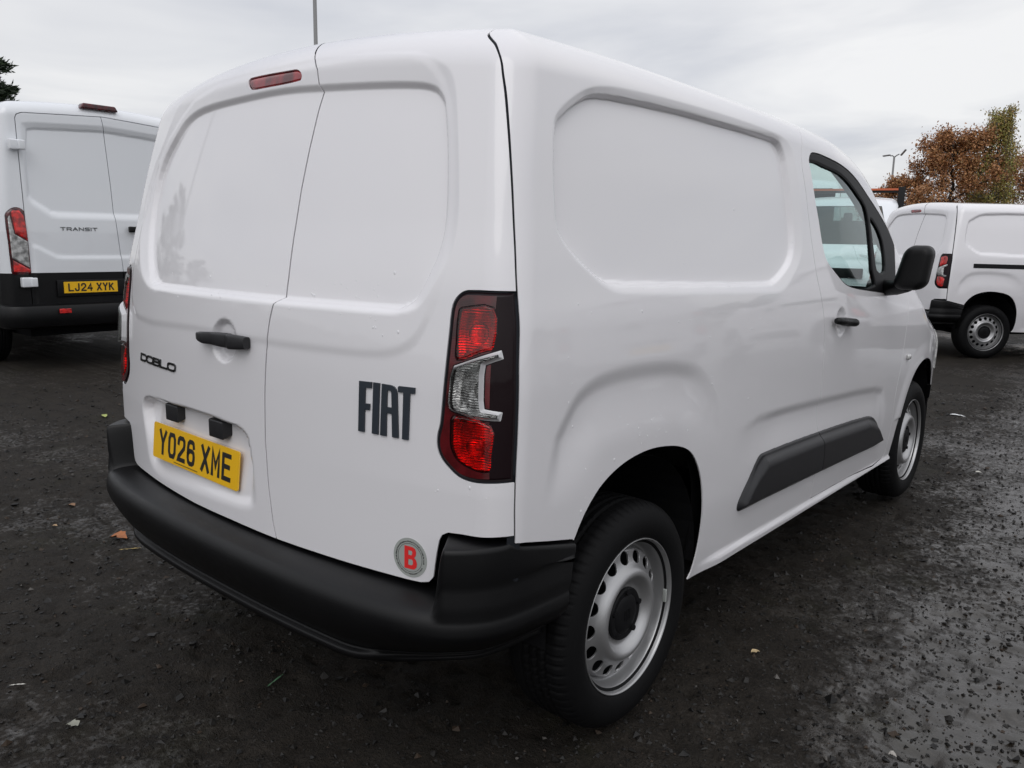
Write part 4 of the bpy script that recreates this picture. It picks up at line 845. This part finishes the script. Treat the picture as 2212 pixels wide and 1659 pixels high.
# ---------------------------------------------------------------- the main van and its kind
hero=build_van('nearest white panel van with yellow plate YO26 XME and round red B sticker','van','small white panel vans',(0,0,0),0,1.,True)
far=build_van('white panel van with black sliding door rail parked beyond the wing mirror','van','small white panel vans',(.02,9.72,0),0,2.2,False,True)
def place_far():
    a=math.radians(43.8-90); wl=(.8845,.7196); px,py=.105,9.80   # rear wheel lands here
    far.rotation_euler=(0,0,a); far.location=(px-(wl[0]*math.cos(a)-wl[1]*math.sin(a)),py-(wl[0]*math.sin(a)+wl[1]*math.cos(a)),.036)
place_far()
def droplets():
    rg=np.random.default_rng(21); pts=[]
    for (yc,zc,sy,sz,n) in ((.75,.86,.12,.03,16),(.62,.76,.10,.05,26),(.40,1.10,.12,.18,10),(1.4,1.05,.6,.10,24),(.9,1.15,.5,.2,16)): pts+=[(rg.normal(yc,sy),rg.normal(zc,sz),rg.gamma(3,.0005)+.0008) for _ in range(n)]
    a=np.array(pts); a=a[(sdf(a[:,0],a[:,1],ARCH)<-.01)]; P=on_side(a[:,0],a[:,1],0*a[:,0]); V,Q=rbox((1,1,1),.98,2); D=B()
    for p,s_ in zip(P,a[:,2]): D.add(V*np.array([.35,.8,1.2])*s_*.9+p,Q)
    a=np.array([(rg.normal(x,sx),rg.normal(z,sz),rg.gamma(3,.0005)+.0008) for x,z,sx,sz,n in ((.42,1.22,.08,.03,22),(.55,1.14,.06,.02,8),(.80,.80,.05,.02,8),(-.15,1.2,.25,.03,12)) for _ in range(n)]); P=on_rear(a[:,0],a[:,1],0*a[:,0])
    for p,s_ in zip(P,a[:,2]): D.add(V*np.array([.8,.35,1.2])*s_*.9+p,Q)
    o=D.build('water_droplets',M_DROP,hero,smooth=True); o['kind']='stuff'
M_DROP=pmat('water_drop',(.80,.80,.82),.05,spec=.5)
droplets()
# ---------------------------------------------------------------- tall van
def F_tall(x,y,z):
    ax=np.abs(x); w=crom([.2,.5,.9,1.4,2.0,2.4,2.8],[1.0,1.025,1.03,1.025,.985,.945,.90])(z)-.10*np.clip((y-3.6)/1.9,0,1.1)**2-.16*np.clip((y-3.2)/1.4,0,1)*np.clip((z-1.35)/1.2,0,1)
    s=ax-w; r=.02+.035*np.maximum(z-1.35,0)+.035*ax**2-y
    ye=y+.10*ax**2*np.clip((y-3.2)/.6,0,1)
    t=z-crom([-.2,.1,.5,3.0,3.35,3.6,4.0,4.5,4.7,5.2,5.5,5.8],[2.58,2.605,2.62,2.60,2.50,2.33,1.96,1.46,1.32,1.16,.96,.6])(ye)+.075*ax**2
    f=y-5.5+.22*ax**2+.25*np.maximum(z-.8,0)
    a=rmax(s,r,.10); a=rmax(a,f,.15); return rmax(a,t,.13)
T_IN=np.array([(-.70,2.30),(-.64,2.315),(0,2.352),(.64,2.315),(.70,2.30),(.735,2.1),(.74,1.69),(.715,1.655),(.56,1.545),(.50,1.538),(-.50,1.538),(-.56,1.545),(-.715,1.655),(-.74,1.69),(-.735,2.1)])
T_OUT=np.array([(-.76,2.36),(-.68,2.375),(0,2.412),(.68,2.375),(.76,2.36),(.765,2.1),(.765,1.66),(.73,1.61),(.57,1.495),(.50,1.485),(-.50,1.485),(-.57,1.495),(-.73,1.61),(-.765,1.66),(-.765,2.1)])
T_LOW=np.array([(-.77,1.24),(-.70,1.215),(-.55,1.130),(-.5,1.122),(.5,1.122),(.55,1.130),(.70,1.215),(.77,1.24),(.77,.60),(-.77,.60)])
T_LAMP=SM([(.800,1.535),(.835,1.570),(.885,1.575),(.935,1.545),(.965,1.50),(.960,1.25),(.955,1.0),(.945,.945),(.795,.945),(.785,.965)],2)
def build_tall(label,cat,group,loc,rz,res=1.,cabonly=False,text=True):
    R=root('tipper_truck' if cabonly else 'tall_panel_van',label,cat,loc,rz,group); r=res
    xs=lines((-1.07,1.07,.018*r)); ys=lines((-.08,.5,.02*r),(.5,3.,.08),(3.,5.6,.045)); zs=lines((.25,2.75,.02*r))
    V,N,T=shell(F_tall,xs,ys,zs,.62,(.4,4.8),lambda y:np.clip(2.1-.95*(y-3.0)/1.2,.9,2.1))
    d=np.zeros(len(V)); m=(N[:,1]<-.2)&(V[:,1]<.5)
    d[m]-=pocket(V[m,0],V[m,2],T_OUT,T_IN,.026,.3); d[m]+=.012*sstep(0,.03,sdf(V[m,0],V[m,2],T_LOW))
    # ribs of pressed side panels
    ms=(np.abs(N[:,0])>.6); d[ms]-=.012*sstep(0,.05,sdf(V[ms,1],V[ms,2],[(.5,1.6),(.5,2.3),(1.7,2.3),(1.7,1.6)]))
    V=V+N*d[:,None]; N=vnormals(V,T); V0,N0,T0=V.copy(),N.copy(),T.copy()
    paint=M_PAINT2
    def whl(yc): return smooth([(yc-.43,.25),(yc-.42,.5),(yc-.33,.72),(yc-.16,.82),(yc,.84),(yc+.16,.82),(yc+.33,.72),(yc+.42,.5),(yc+.43,.25)],2,False)
    sid=lambda poly,o=0.:(lambda V:np.where(np.abs(V[:,0])>.6,sdf(V[:,1],V[:,2],poly)+o,-.1))
    V,N,T=keep(V,N,T,V[:,2]-.42)
    for yc in(1.02,4.32): V,N,T=keep(V,N,T,sid(whl(yc))(V),-1)
    if cabonly:
        V,N,T=keep(V,N,T,V[:,1]-3.02)
    else:
        dr=[(-.80,.63),(-.80,2.40),(-.785,2.435),(-.74,2.455),(0,2.500),(.74,2.455),(.785,2.435),(.80,2.40),(.80,.63),(.77,.60),(-.77,.60)]
        rear=lambda poly,o=0.,mir=False:(lambda V:np.where(V[:,1]<.5,sdf(np.abs(V[:,0]) if mir else V[:,0],V[:,2],poly)+o,-.1))
        fd=rear(dr)
        D=keep(V,N,T,fd(V)-.004); V,N,T=keep(V,N,T,fd(V)+.004,-1)
        sp=np.array([(.076,.5),(.076,.995),(.036,1.55),(.030,1.8),(.004,2.35),(-.022,2.50),(-.022,2.7)])
        for sd in(1,-1):
            A=keep(*D,sd*(D[0][:,0]-np.interp(D[0][:,2],sp[:,1],sp[:,0]))-.004)
            up=keep(*A,A[0][:,2]-.957); lo=keep(*A,.955-A[0][:,2])
            up=flange(*up); do=mobj('rear_door',up[0],up[2],paint,R,up[1]); lo=flange(*lo); mobj('door_kick_panel',lo[0],lo[2],M_BLACK,do,lo[1])
        V,N,T=keep(V,N,T,rear(T_LAMP,.001,True)(V),-1)
        for sd in(1,-1):
            c=lambda f,sd=sd:(lambda V:np.where(V[:,0]*sd>0,f(V),-.1))
            A=patch(V0,N0,T0,c(rear(T_LAMP,-.002,True)),lambda V,d:.012*sstep(0,.02,d),sub=2,depth=.02); lo=mobj('tail_lamp',A[0],A[2],M_LRED_D,R,A[1])
            for nm,pl,mt in(('red_lens',[(.815,1.50),(.845,1.545),(.90,1.545),(.915,1.53),(.895,1.33),(.80,1.27),(.80,1.4)],M_LRED),('clear_lens',[(.93,1.50),(.945,1.47),(.94,1.10),(.80,1.01),(.797,1.255),(.905,1.325)],M_LCLR),('red_lens',[(.935,1.08),(.935,.97),(.80,.965),(.797,.99)],M_LRED)):
                A=patch(V0,N0,T0,c(rear(pl,0,True)),lambda V,d:.013+.004*sstep(0,.01,d),sub=2,depth=.006); mobj(nm,A[0],A[2],mt,lo,A[1])
        # hinges
        for sd in(1,-1):
            for z in(2.15,.87):
                b=B(); b.box((sd*.845,-.000 if z<1 else .02,z),(.05,.035,.048),bev=.012); b.box((sd*.795,-.022 if z<1 else -.004,z),(.03,.03,.044),bev=.01); b.build('hinge',paint,R,auto=.6)
    ws=lambda V:np.minimum.reduce([.86-.22*np.clip(V[:,2]-1.4,0,2)-np.abs(V[:,0]),V[:,1]-3.40,V[:,2]-1.50,2.36-V[:,2]])
    W=keep(V,N,T,ws(V)); V,N,T=keep(V,N,T,ws(V),-1); mobj('windscreen',W[0]-W[1]*.006,W[2],M_GLASSD,R,W[1])
    sw=sid([(3.25,1.42),(3.25,2.10),(3.55,2.08),(4.25,1.50),(4.28,1.42)])
    for sd in(1,-1):
        Wd=keep(V,N,T,np.where(V[:,0]*sd>0,sw(V),-.1)); mobj('side_window',Wd[0]-Wd[1]*.006,Wd[2],M_GLASSD,R,Wd[1])
    V,N,T=keep(V,N,T,sw(V),-1)
    lowf=(.955 if not cabonly else .74)-V[:,2]
    lo=keep(V,N,T,np.where(V[:,1]>.9,.66-V[:,2],lowf)); V,N,T=keep(V,N,T,np.where(V[:,1]>.9,.66-V[:,2],lowf),-1)
    lo=flange(*lo); mobj('lower_cladding',lo[0],lo[2],M_BLACK,R,lo[1])
    A=flange(V,N,T); mobj('body_shell',A[0],A[2],paint,R,A[1])
    b=B(); b.box((0,5.46,.92),(.45,.06,.10),bev=.02); b.build('grille',M_BLACK,R,auto=.6)
    for sd in(1,-1):
        b=B(); b.box((sd*.70,5.36,1.02),(.16,.06,.10),bev=.04); b.build('headlamp',M_LCLR,R,auto=.6)
        b=B(); b.box((sd*1.17,4.10,1.62),(.11,.06,.19),bev=.05); b.tube([(sd*.95,4.15,1.48),(sd*1.12,4.12,1.50)],.035,8); b.build('door_mirror',M_BLACK,R,auto=.7)
    for yc in(1.02,4.32):
        for sd in(1,-1):
            w=make_wheel(R,sd,yc,1.0,60,False); w.scale=(1.06,)*3; w.location.z=TYRE_R*1.06
    b=B()
    if cabonly: b.box((0,2.9,1.3),(.86,.03,.75)); b.box((0,2.2,.55),(.45,2.2,.12)); b.box((0,4.4,.7),(.8,.9,.25))
    else: b.box((0,2.75,1.45),(.80,2.2,.85),bev=.1); b.box((0,2.8,.45),(.75,2.5,.14)); b.box((0,4.7,.75),(.75,.45,.25)); b.box((0,.30,1.5),(.78,.06,.9)) 
    b.build('inner_structure',M_DARK,R,auto=.6)
    if not cabonly:
        b=B(); P=[]; sec=[(.10,.655),(-.02,.652),(-.055,.64),(-.07,.61),(-.07,.50),(-.05,.44),(.02,.42),(.15,.42)]
        xs_=smooth([(-1.0,.42),(-.995,.12),(-.95,.04),(-.85,.005),(0,-.03),(.85,.005),(.95,.04),(.995,.12),(1.0,.42)],5,False); tg=nrm(np.gradient(xs_,axis=0)); nn=np.stack([-tg[:,1],tg[:,0]],1)
        P=np.stack([np.stack([xs_[:,0]+nn[:,0]*o,xs_[:,1]+nn[:,1]*o,0*xs_[:,0]+z],1) for o,z in sec],1); m_,c_=P.shape[:2]; i,j=np.meshgrid(np.arange(m_-1),np.arange(c_-1),indexing='ij')
        b.add(P.reshape(-1,3),np.stack([i*c_+j,i*c_+j+1,(i+1)*c_+j+1,(i+1)*c_+j],-1).reshape(-1,4)); b.build('rear_bumper',M_BLACK,R,auto=.7)
        for sd in(1,-1):
            b=B(); b.box((sd*.56,-.105,.588),(.055,.006,.022),bev=.004); b.build('reflector',M_LRED,R)
        q=B(); V_,Q_=rbox((.185,.05,.026),.012,3); V_[:,0]*=1-.16*(V_[:,2]/.026+1)/2; q.add(V_+np.array([-.03,.10,2.588]),Q_); q.build('brake_lamp',M_LRED_D,R,auto=.7)
        pm=lambda u,v,h:np.stack([u-.263,-.003-h-.0*v,v+.81],1)
        fr=B(); fr.box((-.25,-.008+.014,.80),(.33,.014,.082),bev=.006); fr.build('plate_surround',M_BLACK,R,auto=.6)
        Vp,Tp=prism([(-.26,-.0555),(.26,-.0555),(.26,.0555),(-.26,.0555)],.008,pm,.004); pl=mobj('number_plate',Vp,Tp,M_YEL,R,smooth=False)
        Vt,Tt=text_mesh('LJ24 XYK',.050,.079,.0135,.0105,.030,.0015,pm,.0125); mobj('registration_text',Vt,Tt,M_PLTXT,pl,smooth=False)
        def rp(u,v,h):
            x=u-.324; z=v+1.384; a=np.full(x.shape,-.3); bb=np.full(x.shape,.6)
            for _ in range(30):
                mm=(a+bb)/2; s=F_tall(x,mm,z)>0; a=np.where(s,mm,a); bb=np.where(s,bb,mm)
            return np.stack([x,bb-h,z],1)
        Vt,Tt=text_mesh('TRANSIT',.0465,.033,.0062,.010,.02,.004,rp,.001); mobj('model_lettering',Vt,Tt,M_CHROME,R,smooth=False)
        b=B(); b.box((.20,-.02,1.39),(.05,.022,.03),bev=.012); b.build('rear_handle',M_BLACK,R,auto=.7)
    else:
        b=B(); b.box((0,1.2,.95),(1.02,1.65,.04)); 
        for sd in(1,-1): b.box((sd*1.02,1.2,1.15),(.02,1.65,.2))
        b.box((0,-.44,1.15),(1.02,.02,.2)); b.build('tipper_body',M_GALV,R)
        for sd in(1,-1):
            b=B(); b.box((sd*.985,2.86,1.87),(.065,.05,.95),bev=.01); b.build('headboard_post',M_BLACK,R,auto=.6)
        b=B(); b.box((0,2.86,2.765),(.92,.045,.022)); b.build('orange_bar',M_ORANGE,R)
        b=B(); b.box((0,2.86,2.715),(.91,.03,.024)); b.build('headboard_rail',M_BLACK,R)
    return R
tall=build_tall('tall white panel van with black bumper seen from behind and plate LJ24 XYK','van',None,(-6.6,2.63,-.012),math.radians(90),.8)
# beyond the cab: a tipper facing us, and a taller van behind it
tip=build_tall('white tipper truck facing us with orange headboard bar behind its cab','truck',None,(-4.6,19.2,.04),math.radians(196),1.6,cabonly=True); tip.scale=(1,1,.885)
tv2=copy_tree(tall); tv2.location=(-7.8,24.5,.04); tv2.rotation_euler=(0,0,math.radians(200)); tv2.scale=(1,1,1.19); tv2['label']='tallest white van parked behind the tipper truck, seen through the cab glass'; tv2['category']='van'
for c in [q for q in tv2.children if q.name.split('.')[0] in('number_plate','model_lettering')]:
    for g_ in list(c.children): bpy.data.objects.remove(g_)
    bpy.data.objects.remove(c)
# ---------------------------------------------------------------- trees, columns
M_BARK=pmat('bark',(.045,.036,.030),.9,var=.4,var_scale=6); M_BIRCHB=pmat('birch_bark',(.16,.15,.14),.8,var=.6,var_scale=5)
def leafmat(name,cols):
    m=bpy.data.materials.new(name); m.use_nodes=True; nt=m.node_tree; N=nt.nodes; L=nt.links; b=N['Principled BSDF']; b.inputs['Roughness'].default_value=.6
    g=N.new('ShaderNodeNewGeometry'); rp=N.new('ShaderNodeValToRGB'); e=rp.color_ramp.elements
    while len(e)<len(cols): e.new(.5)
    for k,c in enumerate(cols): e[k].position=k/(len(cols)-1); e[k].color=(*c,1)
    L.new(g.outputs['Random Per Island'],rp.inputs[0]); L.new(rp.outputs[0],b.inputs['Base Color'])
    b.inputs['Subsurface Weight'].default_value=0
    return m
M_RUSSET=leafmat('russet_leaves',[(.20,.085,.040),(.36,.16,.065),(.46,.22,.085),(.30,.18,.075)])
M_BIRCHL=leafmat('birch_leaves',[(.24,.26,.060),(.36,.31,.080),(.34,.20,.07),(.20,.21,.065)])
M_CONIF=leafmat('conifer_sprays',[(.008,.018,.006),(.016,.034,.010),(.028,.050,.014),(.010,.022,.008)])
def quads(P,D,W,s,asp):
    n=len(P); a=nrm(D)*s[:,None]; w=nrm(np.cross(D,W))*(s*asp)[:,None]
    V=np.stack([P-w*.5,P+a*.5-w*.6,P+a,P+a*.5+w*.6],1).reshape(-1,3); k=4*np.arange(n)[:,None]
    return V,np.concatenate([k+np.array([[0,1,2]]),k+np.array([[0,2,3]])])
def make_tree(name,label,loc,h,spread,mat,bark,seed,kind='broad',leaves=9000,leaf=.13,group=None,crown_base=.15):
    rg=np.random.default_rng(seed); R=root(name,label,'tree',loc,rg.uniform(0,6),group)
    tr=B(); tips=[]
    nseg=7; tp=np.array([(rg.normal(0,.06)*i*.25,rg.normal(0,.06)*i*.25,h*.93*i/(nseg-1)) for i in range(nseg)]); tr.tube(tp,np.linspace(h*.022,h*.004,nseg),8)
    for i in range(46):
        t=rg.uniform(crown_base,.97); base=np.array([np.interp(t*h*.93,tp[:,2],tp[:,k]) for k in range(3)]); a=rg.uniform(0,2*np.pi)
        prof={'broad':math.sqrt(max(.02,1-((t-.24)/.78)**2)),'birch':(1.05-t)**.6*.85+.08}[kind]
        ln=spread*prof*rg.uniform(.55,1.15); up=rg.uniform(.25,.75)*ln if kind=='broad' else rg.uniform(.1,.45)*ln
        e=base+np.array([math.cos(a)*ln,math.sin(a)*ln,up]); mid=(base+e)/2+np.array([0,0,.10*ln])+rg.normal(0,.05*ln,3)
        pts=np.array([base,mid,e]); tr.tube(pts,[h*.007*(1.1-t)+.012,h*.004*(1.1-t)+.008,.006],5)
        for q in range(9):
            u=rg.uniform(.35,1.0); b0=base*(1-u)**2+2*u*(1-u)*mid+u*u*e; dv=nrm(np.array([math.cos(a),math.sin(a),.4])+rg.normal(0,.75,3)); l2=ln*rg.uniform(.2,.45)
            if kind=='birch': p1=b0+dv*l2*.4; p2=p1+np.array([rg.normal(0,.08),rg.normal(0,.08),-rg.uniform(.5,1.6)*h*.12])
            else: p1=b0+dv*l2*.6; p2=b0+dv*l2+np.array([0,0,.15*l2])
            tr.tube([b0,p1,p2],[.011,.008,.004],3,cap=False); tips.append((b0,p1,p2))
    tr.build('trunk',bark,R,smooth=True)
    tips=np.array(tips); n=leaves; w=rg.gamma(1.2,1,len(tips)); k=rg.choice(len(tips),n,p=w/w.sum()); t=rg.beta(2.0,1.1,n)[:,None]
    P=np.where(t<.5,tips[k,0]*(1-2*t)+tips[k,1]*2*t,tips[k,1]*(2-2*t)+tips[k,2]*(2*t-1))+rg.normal(0,.045*h*.3 if kind=='birch' else .085*h*.3,(n,3))
    D=rg.normal(0,1,(n,3))+(np.array([0,0,-1.6]) if kind=='birch' else np.array([0,0,-.2]))
    V,T=quads(P,D,rg.normal(0,1,(n,3)),rg.uniform(.6,1.3,n)*leaf,.55)
    o=mobj('crown',V,T,mat,R,smooth=False); return R
make_tree('beech_tree','broad russet leaved autumn tree just left of the drooping birch',(-8.6,46.3,0),7.3,2.5,M_RUSSET,M_BARK,3,'broad',27000,.12,'autumn trees beyond the vans',.04)
make_tree('beech_tree','lowest russet tree reaching left behind the slim floodlight column',(-10.3,46.0,0),5.0,2.3,M_RUSSET,M_BARK,23,'broad',20000,.11,'autumn trees beyond the vans',.03)
make_tree('birch_tree','tall birch with yellow green drooping strands, highest of the trees',(-6.75,47.6,0),9.0,2.1,M_BIRCHL,M_BIRCHB,5,'birch',22000,.10,'autumn trees beyond the vans')
make_tree('beech_tree','russet tree at the right edge, right of the drooping birch',(-4.6,48.6,0),6.2,2.6,M_RUSSET,M_BARK,11,'broad',16000,.12,'autumn trees beyond the vans')
make_tree('beech_tree','low bare topped russet tree behind the drooping birch',(-7.3,53.0,0),6.4,3.6,M_RUSSET,M_BARK,17,'broad',18000,.12,'autumn trees beyond the vans')
def conifer(label,loc,h,rad,seed,n=9000,group=None):
    rg=np.random.default_rng(seed); R=root('conifer_tree',label,'tree',loc,0,group)
    b=B(); b.tube([(0,0,0),(.05,0,h*.5),(0,0,h*.98)],[h*.02,h*.012,.01],8); b.build('trunk',M_BARK,R,smooth=True)
    Vs=[];Ts=[];k0=0
    nb=int(90*h/5); z=h*(.04+.95*rg.random(nb)**.85); a=rg.uniform(0,2*np.pi,nb); L=rad*np.clip(1.05-z/h,.03,1)**.75*rg.uniform(.7,1.15,nb)
    m=n//nb; tt=rg.random((nb,m))**.55; P=np.stack([np.cos(a)[:,None]*L[:,None]*tt,np.sin(a)[:,None]*L[:,None]*tt,z[:,None]+L[:,None]*(.35*tt-.1*tt**2)],-1)
    sp=.12*L[:,None]*(1.15-tt)+.05; P=P+rg.normal(0,1,P.shape)*sp[...,None]*np.array([1,1,.7])
    D=np.stack([np.cos(a)[:,None]+0*tt,np.sin(a)[:,None]+0*tt,.5+0*tt],-1)+rg.normal(0,.45,P.shape)
    V,T=quads(P.reshape(-1,3),D.reshape(-1,3),rg.normal(0,1,(nb*m,3)),rg.uniform(.07,.19,nb*m)*h/5.5,.20)
    mobj('crown',V,T,M_CONIF,R,smooth=False); return R
conifer('dark green conifer rising over the roof of the tall white van',(-17.47,4.39,0),5.55,2.4,4,110000)
conifer('dark conifer behind the camera, mirrored tall in the left rear door',(-17.4,-2.4,0),4.9,3.2,8,30000,'conifers behind the camera')
conifer('shorter dark conifer next to the mirrored one behind the camera',(-16.6,-5.6,0),3.9,3.0,9,24000,'conifers behind the camera')
def treeline():
    rg=np.random.default_rng(31); n=26000; a=rg.uniform(0,2*np.pi,n); r=88+8*rg.random(n)+5*np.sin(3*a+1); top=2.6+1.5*vnoise(a*22,0*a,7)+1.2*vnoise(a*70,0*a,8)
    P=np.stack([r*np.cos(a),r*np.sin(a),top*rg.random(n)**.8],1); V,T=quads(P,rg.normal(0,1,(n,3))+np.array([0,0,.4]),rg.normal(0,1,(n,3)),rg.uniform(.45,1.1,n),.75)
    o=mobj('treeline',V,T,leafmat('hedge_leaves',[(.020,.030,.012),(.045,.040,.020),(.075,.045,.020),(.030,.036,.014)]),None,smooth=False); o['kind']='stuff'; o['label']='low dark hedge and scrub along the far edge of the yard'
treeline()
def column(label,loc,h,r0,r1,heads):
    R=root('lamp_column',label,'lamp post',loc,0); b=B(); b.tube([(0,0,0),(0,0,1.2),(0,0,1.25),(0,0,h)],[r0*1.35,r0*1.3,r0,r1],14); b.build('pole',M_POLE,R,smooth=True)
    for dx,tilt in heads:
        q=B(); q.tube([(0,0,h-.05),(dx*.5,0,h+.05),(dx,0,h+.02+tilt*.1)],[.035,.03,.03],8); V_,Q_=rbox((.20,.10,.035),.03,3); ca,sa=math.cos(tilt),math.sin(tilt); V2=np.stack([V_[:,0]*ca-V_[:,2]*sa,V_[:,1],V_[:,0]*sa+V_[:,2]*ca],1); q.add(V2+np.array([dx+math.copysign(.2,dx),0,h+.05+tilt*.15]),Q_); q.build('lamp_head',M_POLE,R,auto=.7)
    return R
column('plain grey column rising behind the roof of the near van',(1.966-23*math.sin(math.radians(53.72)),-1.0875+23*math.cos(math.radians(53.72)),0),11.,.060,.045,[(1.2,.1)])
column('slim floodlight column with two tilted heads left of the russet tree',(1.966-50*math.sin(math.radians(15.8)),-1.0875+50*math.cos(math.radians(15.8)),0),6.2,.06,.05,[(.25,.9),(-.2,.1)])
column('grey column behind the camera, mirrored in the left rear door',(-14.2,-2.6,0),9.,.07,.05,[(1.,.1)])
# vans of the row out of frame to the right, mirrored in the flank
for k,(dx,dy,lab) in enumerate([(2.3,-2.4,'white panel van next in the row, right of the one with the rail'),(4.6,-4.8,'white panel van at the end of the row, outermost to the right')]):
    c=copy_tree(far); c.location=(far.location.x+dx+.5,far.location.y+dy+.3,far.location.z); c['label']=lab
# ---------------------------------------------------------------- litter
def leaf_obj(name,label,loc,size,col,seed,curl=.3,asp=.6,rz=0.,cat='leaf'):
    rg=np.random.default_rng(seed); n=9; t=np.linspace(0,1,n); w=np.sin(np.pi*t**.8)**.8*asp*.5+.01; V=[];T=[]
    for i in range(n):
        for s in(-1,0,1):
            V.append((size*(t[i]-.5),size*w[i]*s*(1+.25*rg.normal()*(s!=0)),size*(curl*.35*abs(s)*w[i]*2+.10*curl*math.sin(3*t[i])+.03*rg.random())))
    for i in range(n-1):
        for s in(0,1): a=3*i+s; T+=[(a,a+3,a+4),(a,a+4,a+1)]
    V=np.array(V); o=mobj(name,V,np.array(T),pmat('litter_'+name+str(seed),col,.6,var=.3,var_scale=40),None,smooth=True)
    o.location=(loc[0],loc[1],float(ground_h(np.array([loc[0]]),np.array([loc[1]]))[0])+.006); o.rotation_euler=(0,0,rz)
    tag(o,label,cat); return o
leaf_obj('fallen_leaf','curled orange brown leaf beside the left end of the rear bumper',(-1.583,.38),.085,(.34,.12,.04),1,.6,.75,.6)
leaf_obj('fallen_leaf','narrow yellow green leaf on the black ground left of the van',(-4.10,1.387),.11,(.36,.40,.12),2,.2,.35,-.3)
leaf_obj('fallen_leaf','pale tan leaf scrap lying in front of the side strip',(.979,1.382),.032,(.55,.42,.24),3,.5,.65,.9)
leaf_obj('fallen_leaf','small dry brown leaf on the open ground left of the bumper',(-2.21,.427),.05,(.22,.12,.06),4,.4,.5,.2)
leaf_obj('straw_stem','dry straw stem beside the curled orange leaf',(-1.41,.354),.09,(.38,.28,.10),5,.1,.06,1.0,'straw')
leaf_obj('straw_stem','thin greenish straw under the middle of the rear bumper',(-.056,.188),.075,(.10,.22,.12),6,.1,.05,1.9,'straw')
leaf_obj('twig','white bent twig near the bottom left corner',(-.598,-.351),.05,(.62,.60,.55),7,.3,.10,.9,'twig')
leaf_obj('paper_scrap','pale torn scrap near the bottom edge, left',(-.256,-.325),.035,(.28,.28,.23),8,.5,.9,.3,'litter')
leaf_obj('paper_scrap','white paper litter on the wet ground beyond the front wheel',(.593,6.169),.13,(.75,.76,.78),9,.3,.35,.1,'litter')
leaf_obj('paper_scrap','small white speck of litter on the wet ground right of the front wheel',(1.081,4.417),.035,(.60,.58,.52),10,.4,.8,.4,'litter')
leaf_obj('pebble','small pale stone at the bottom right of the yard',(1.495,1.101),.022,(.36,.34,.31),12,1.0,.9,.2,'stone')
leaf_obj('fallen_leaf','tiny tan chip of leaf on the ground left of the bumper corner',(-1.974,.26),.03,(.40,.26,.14),13,.4,.6,.4)
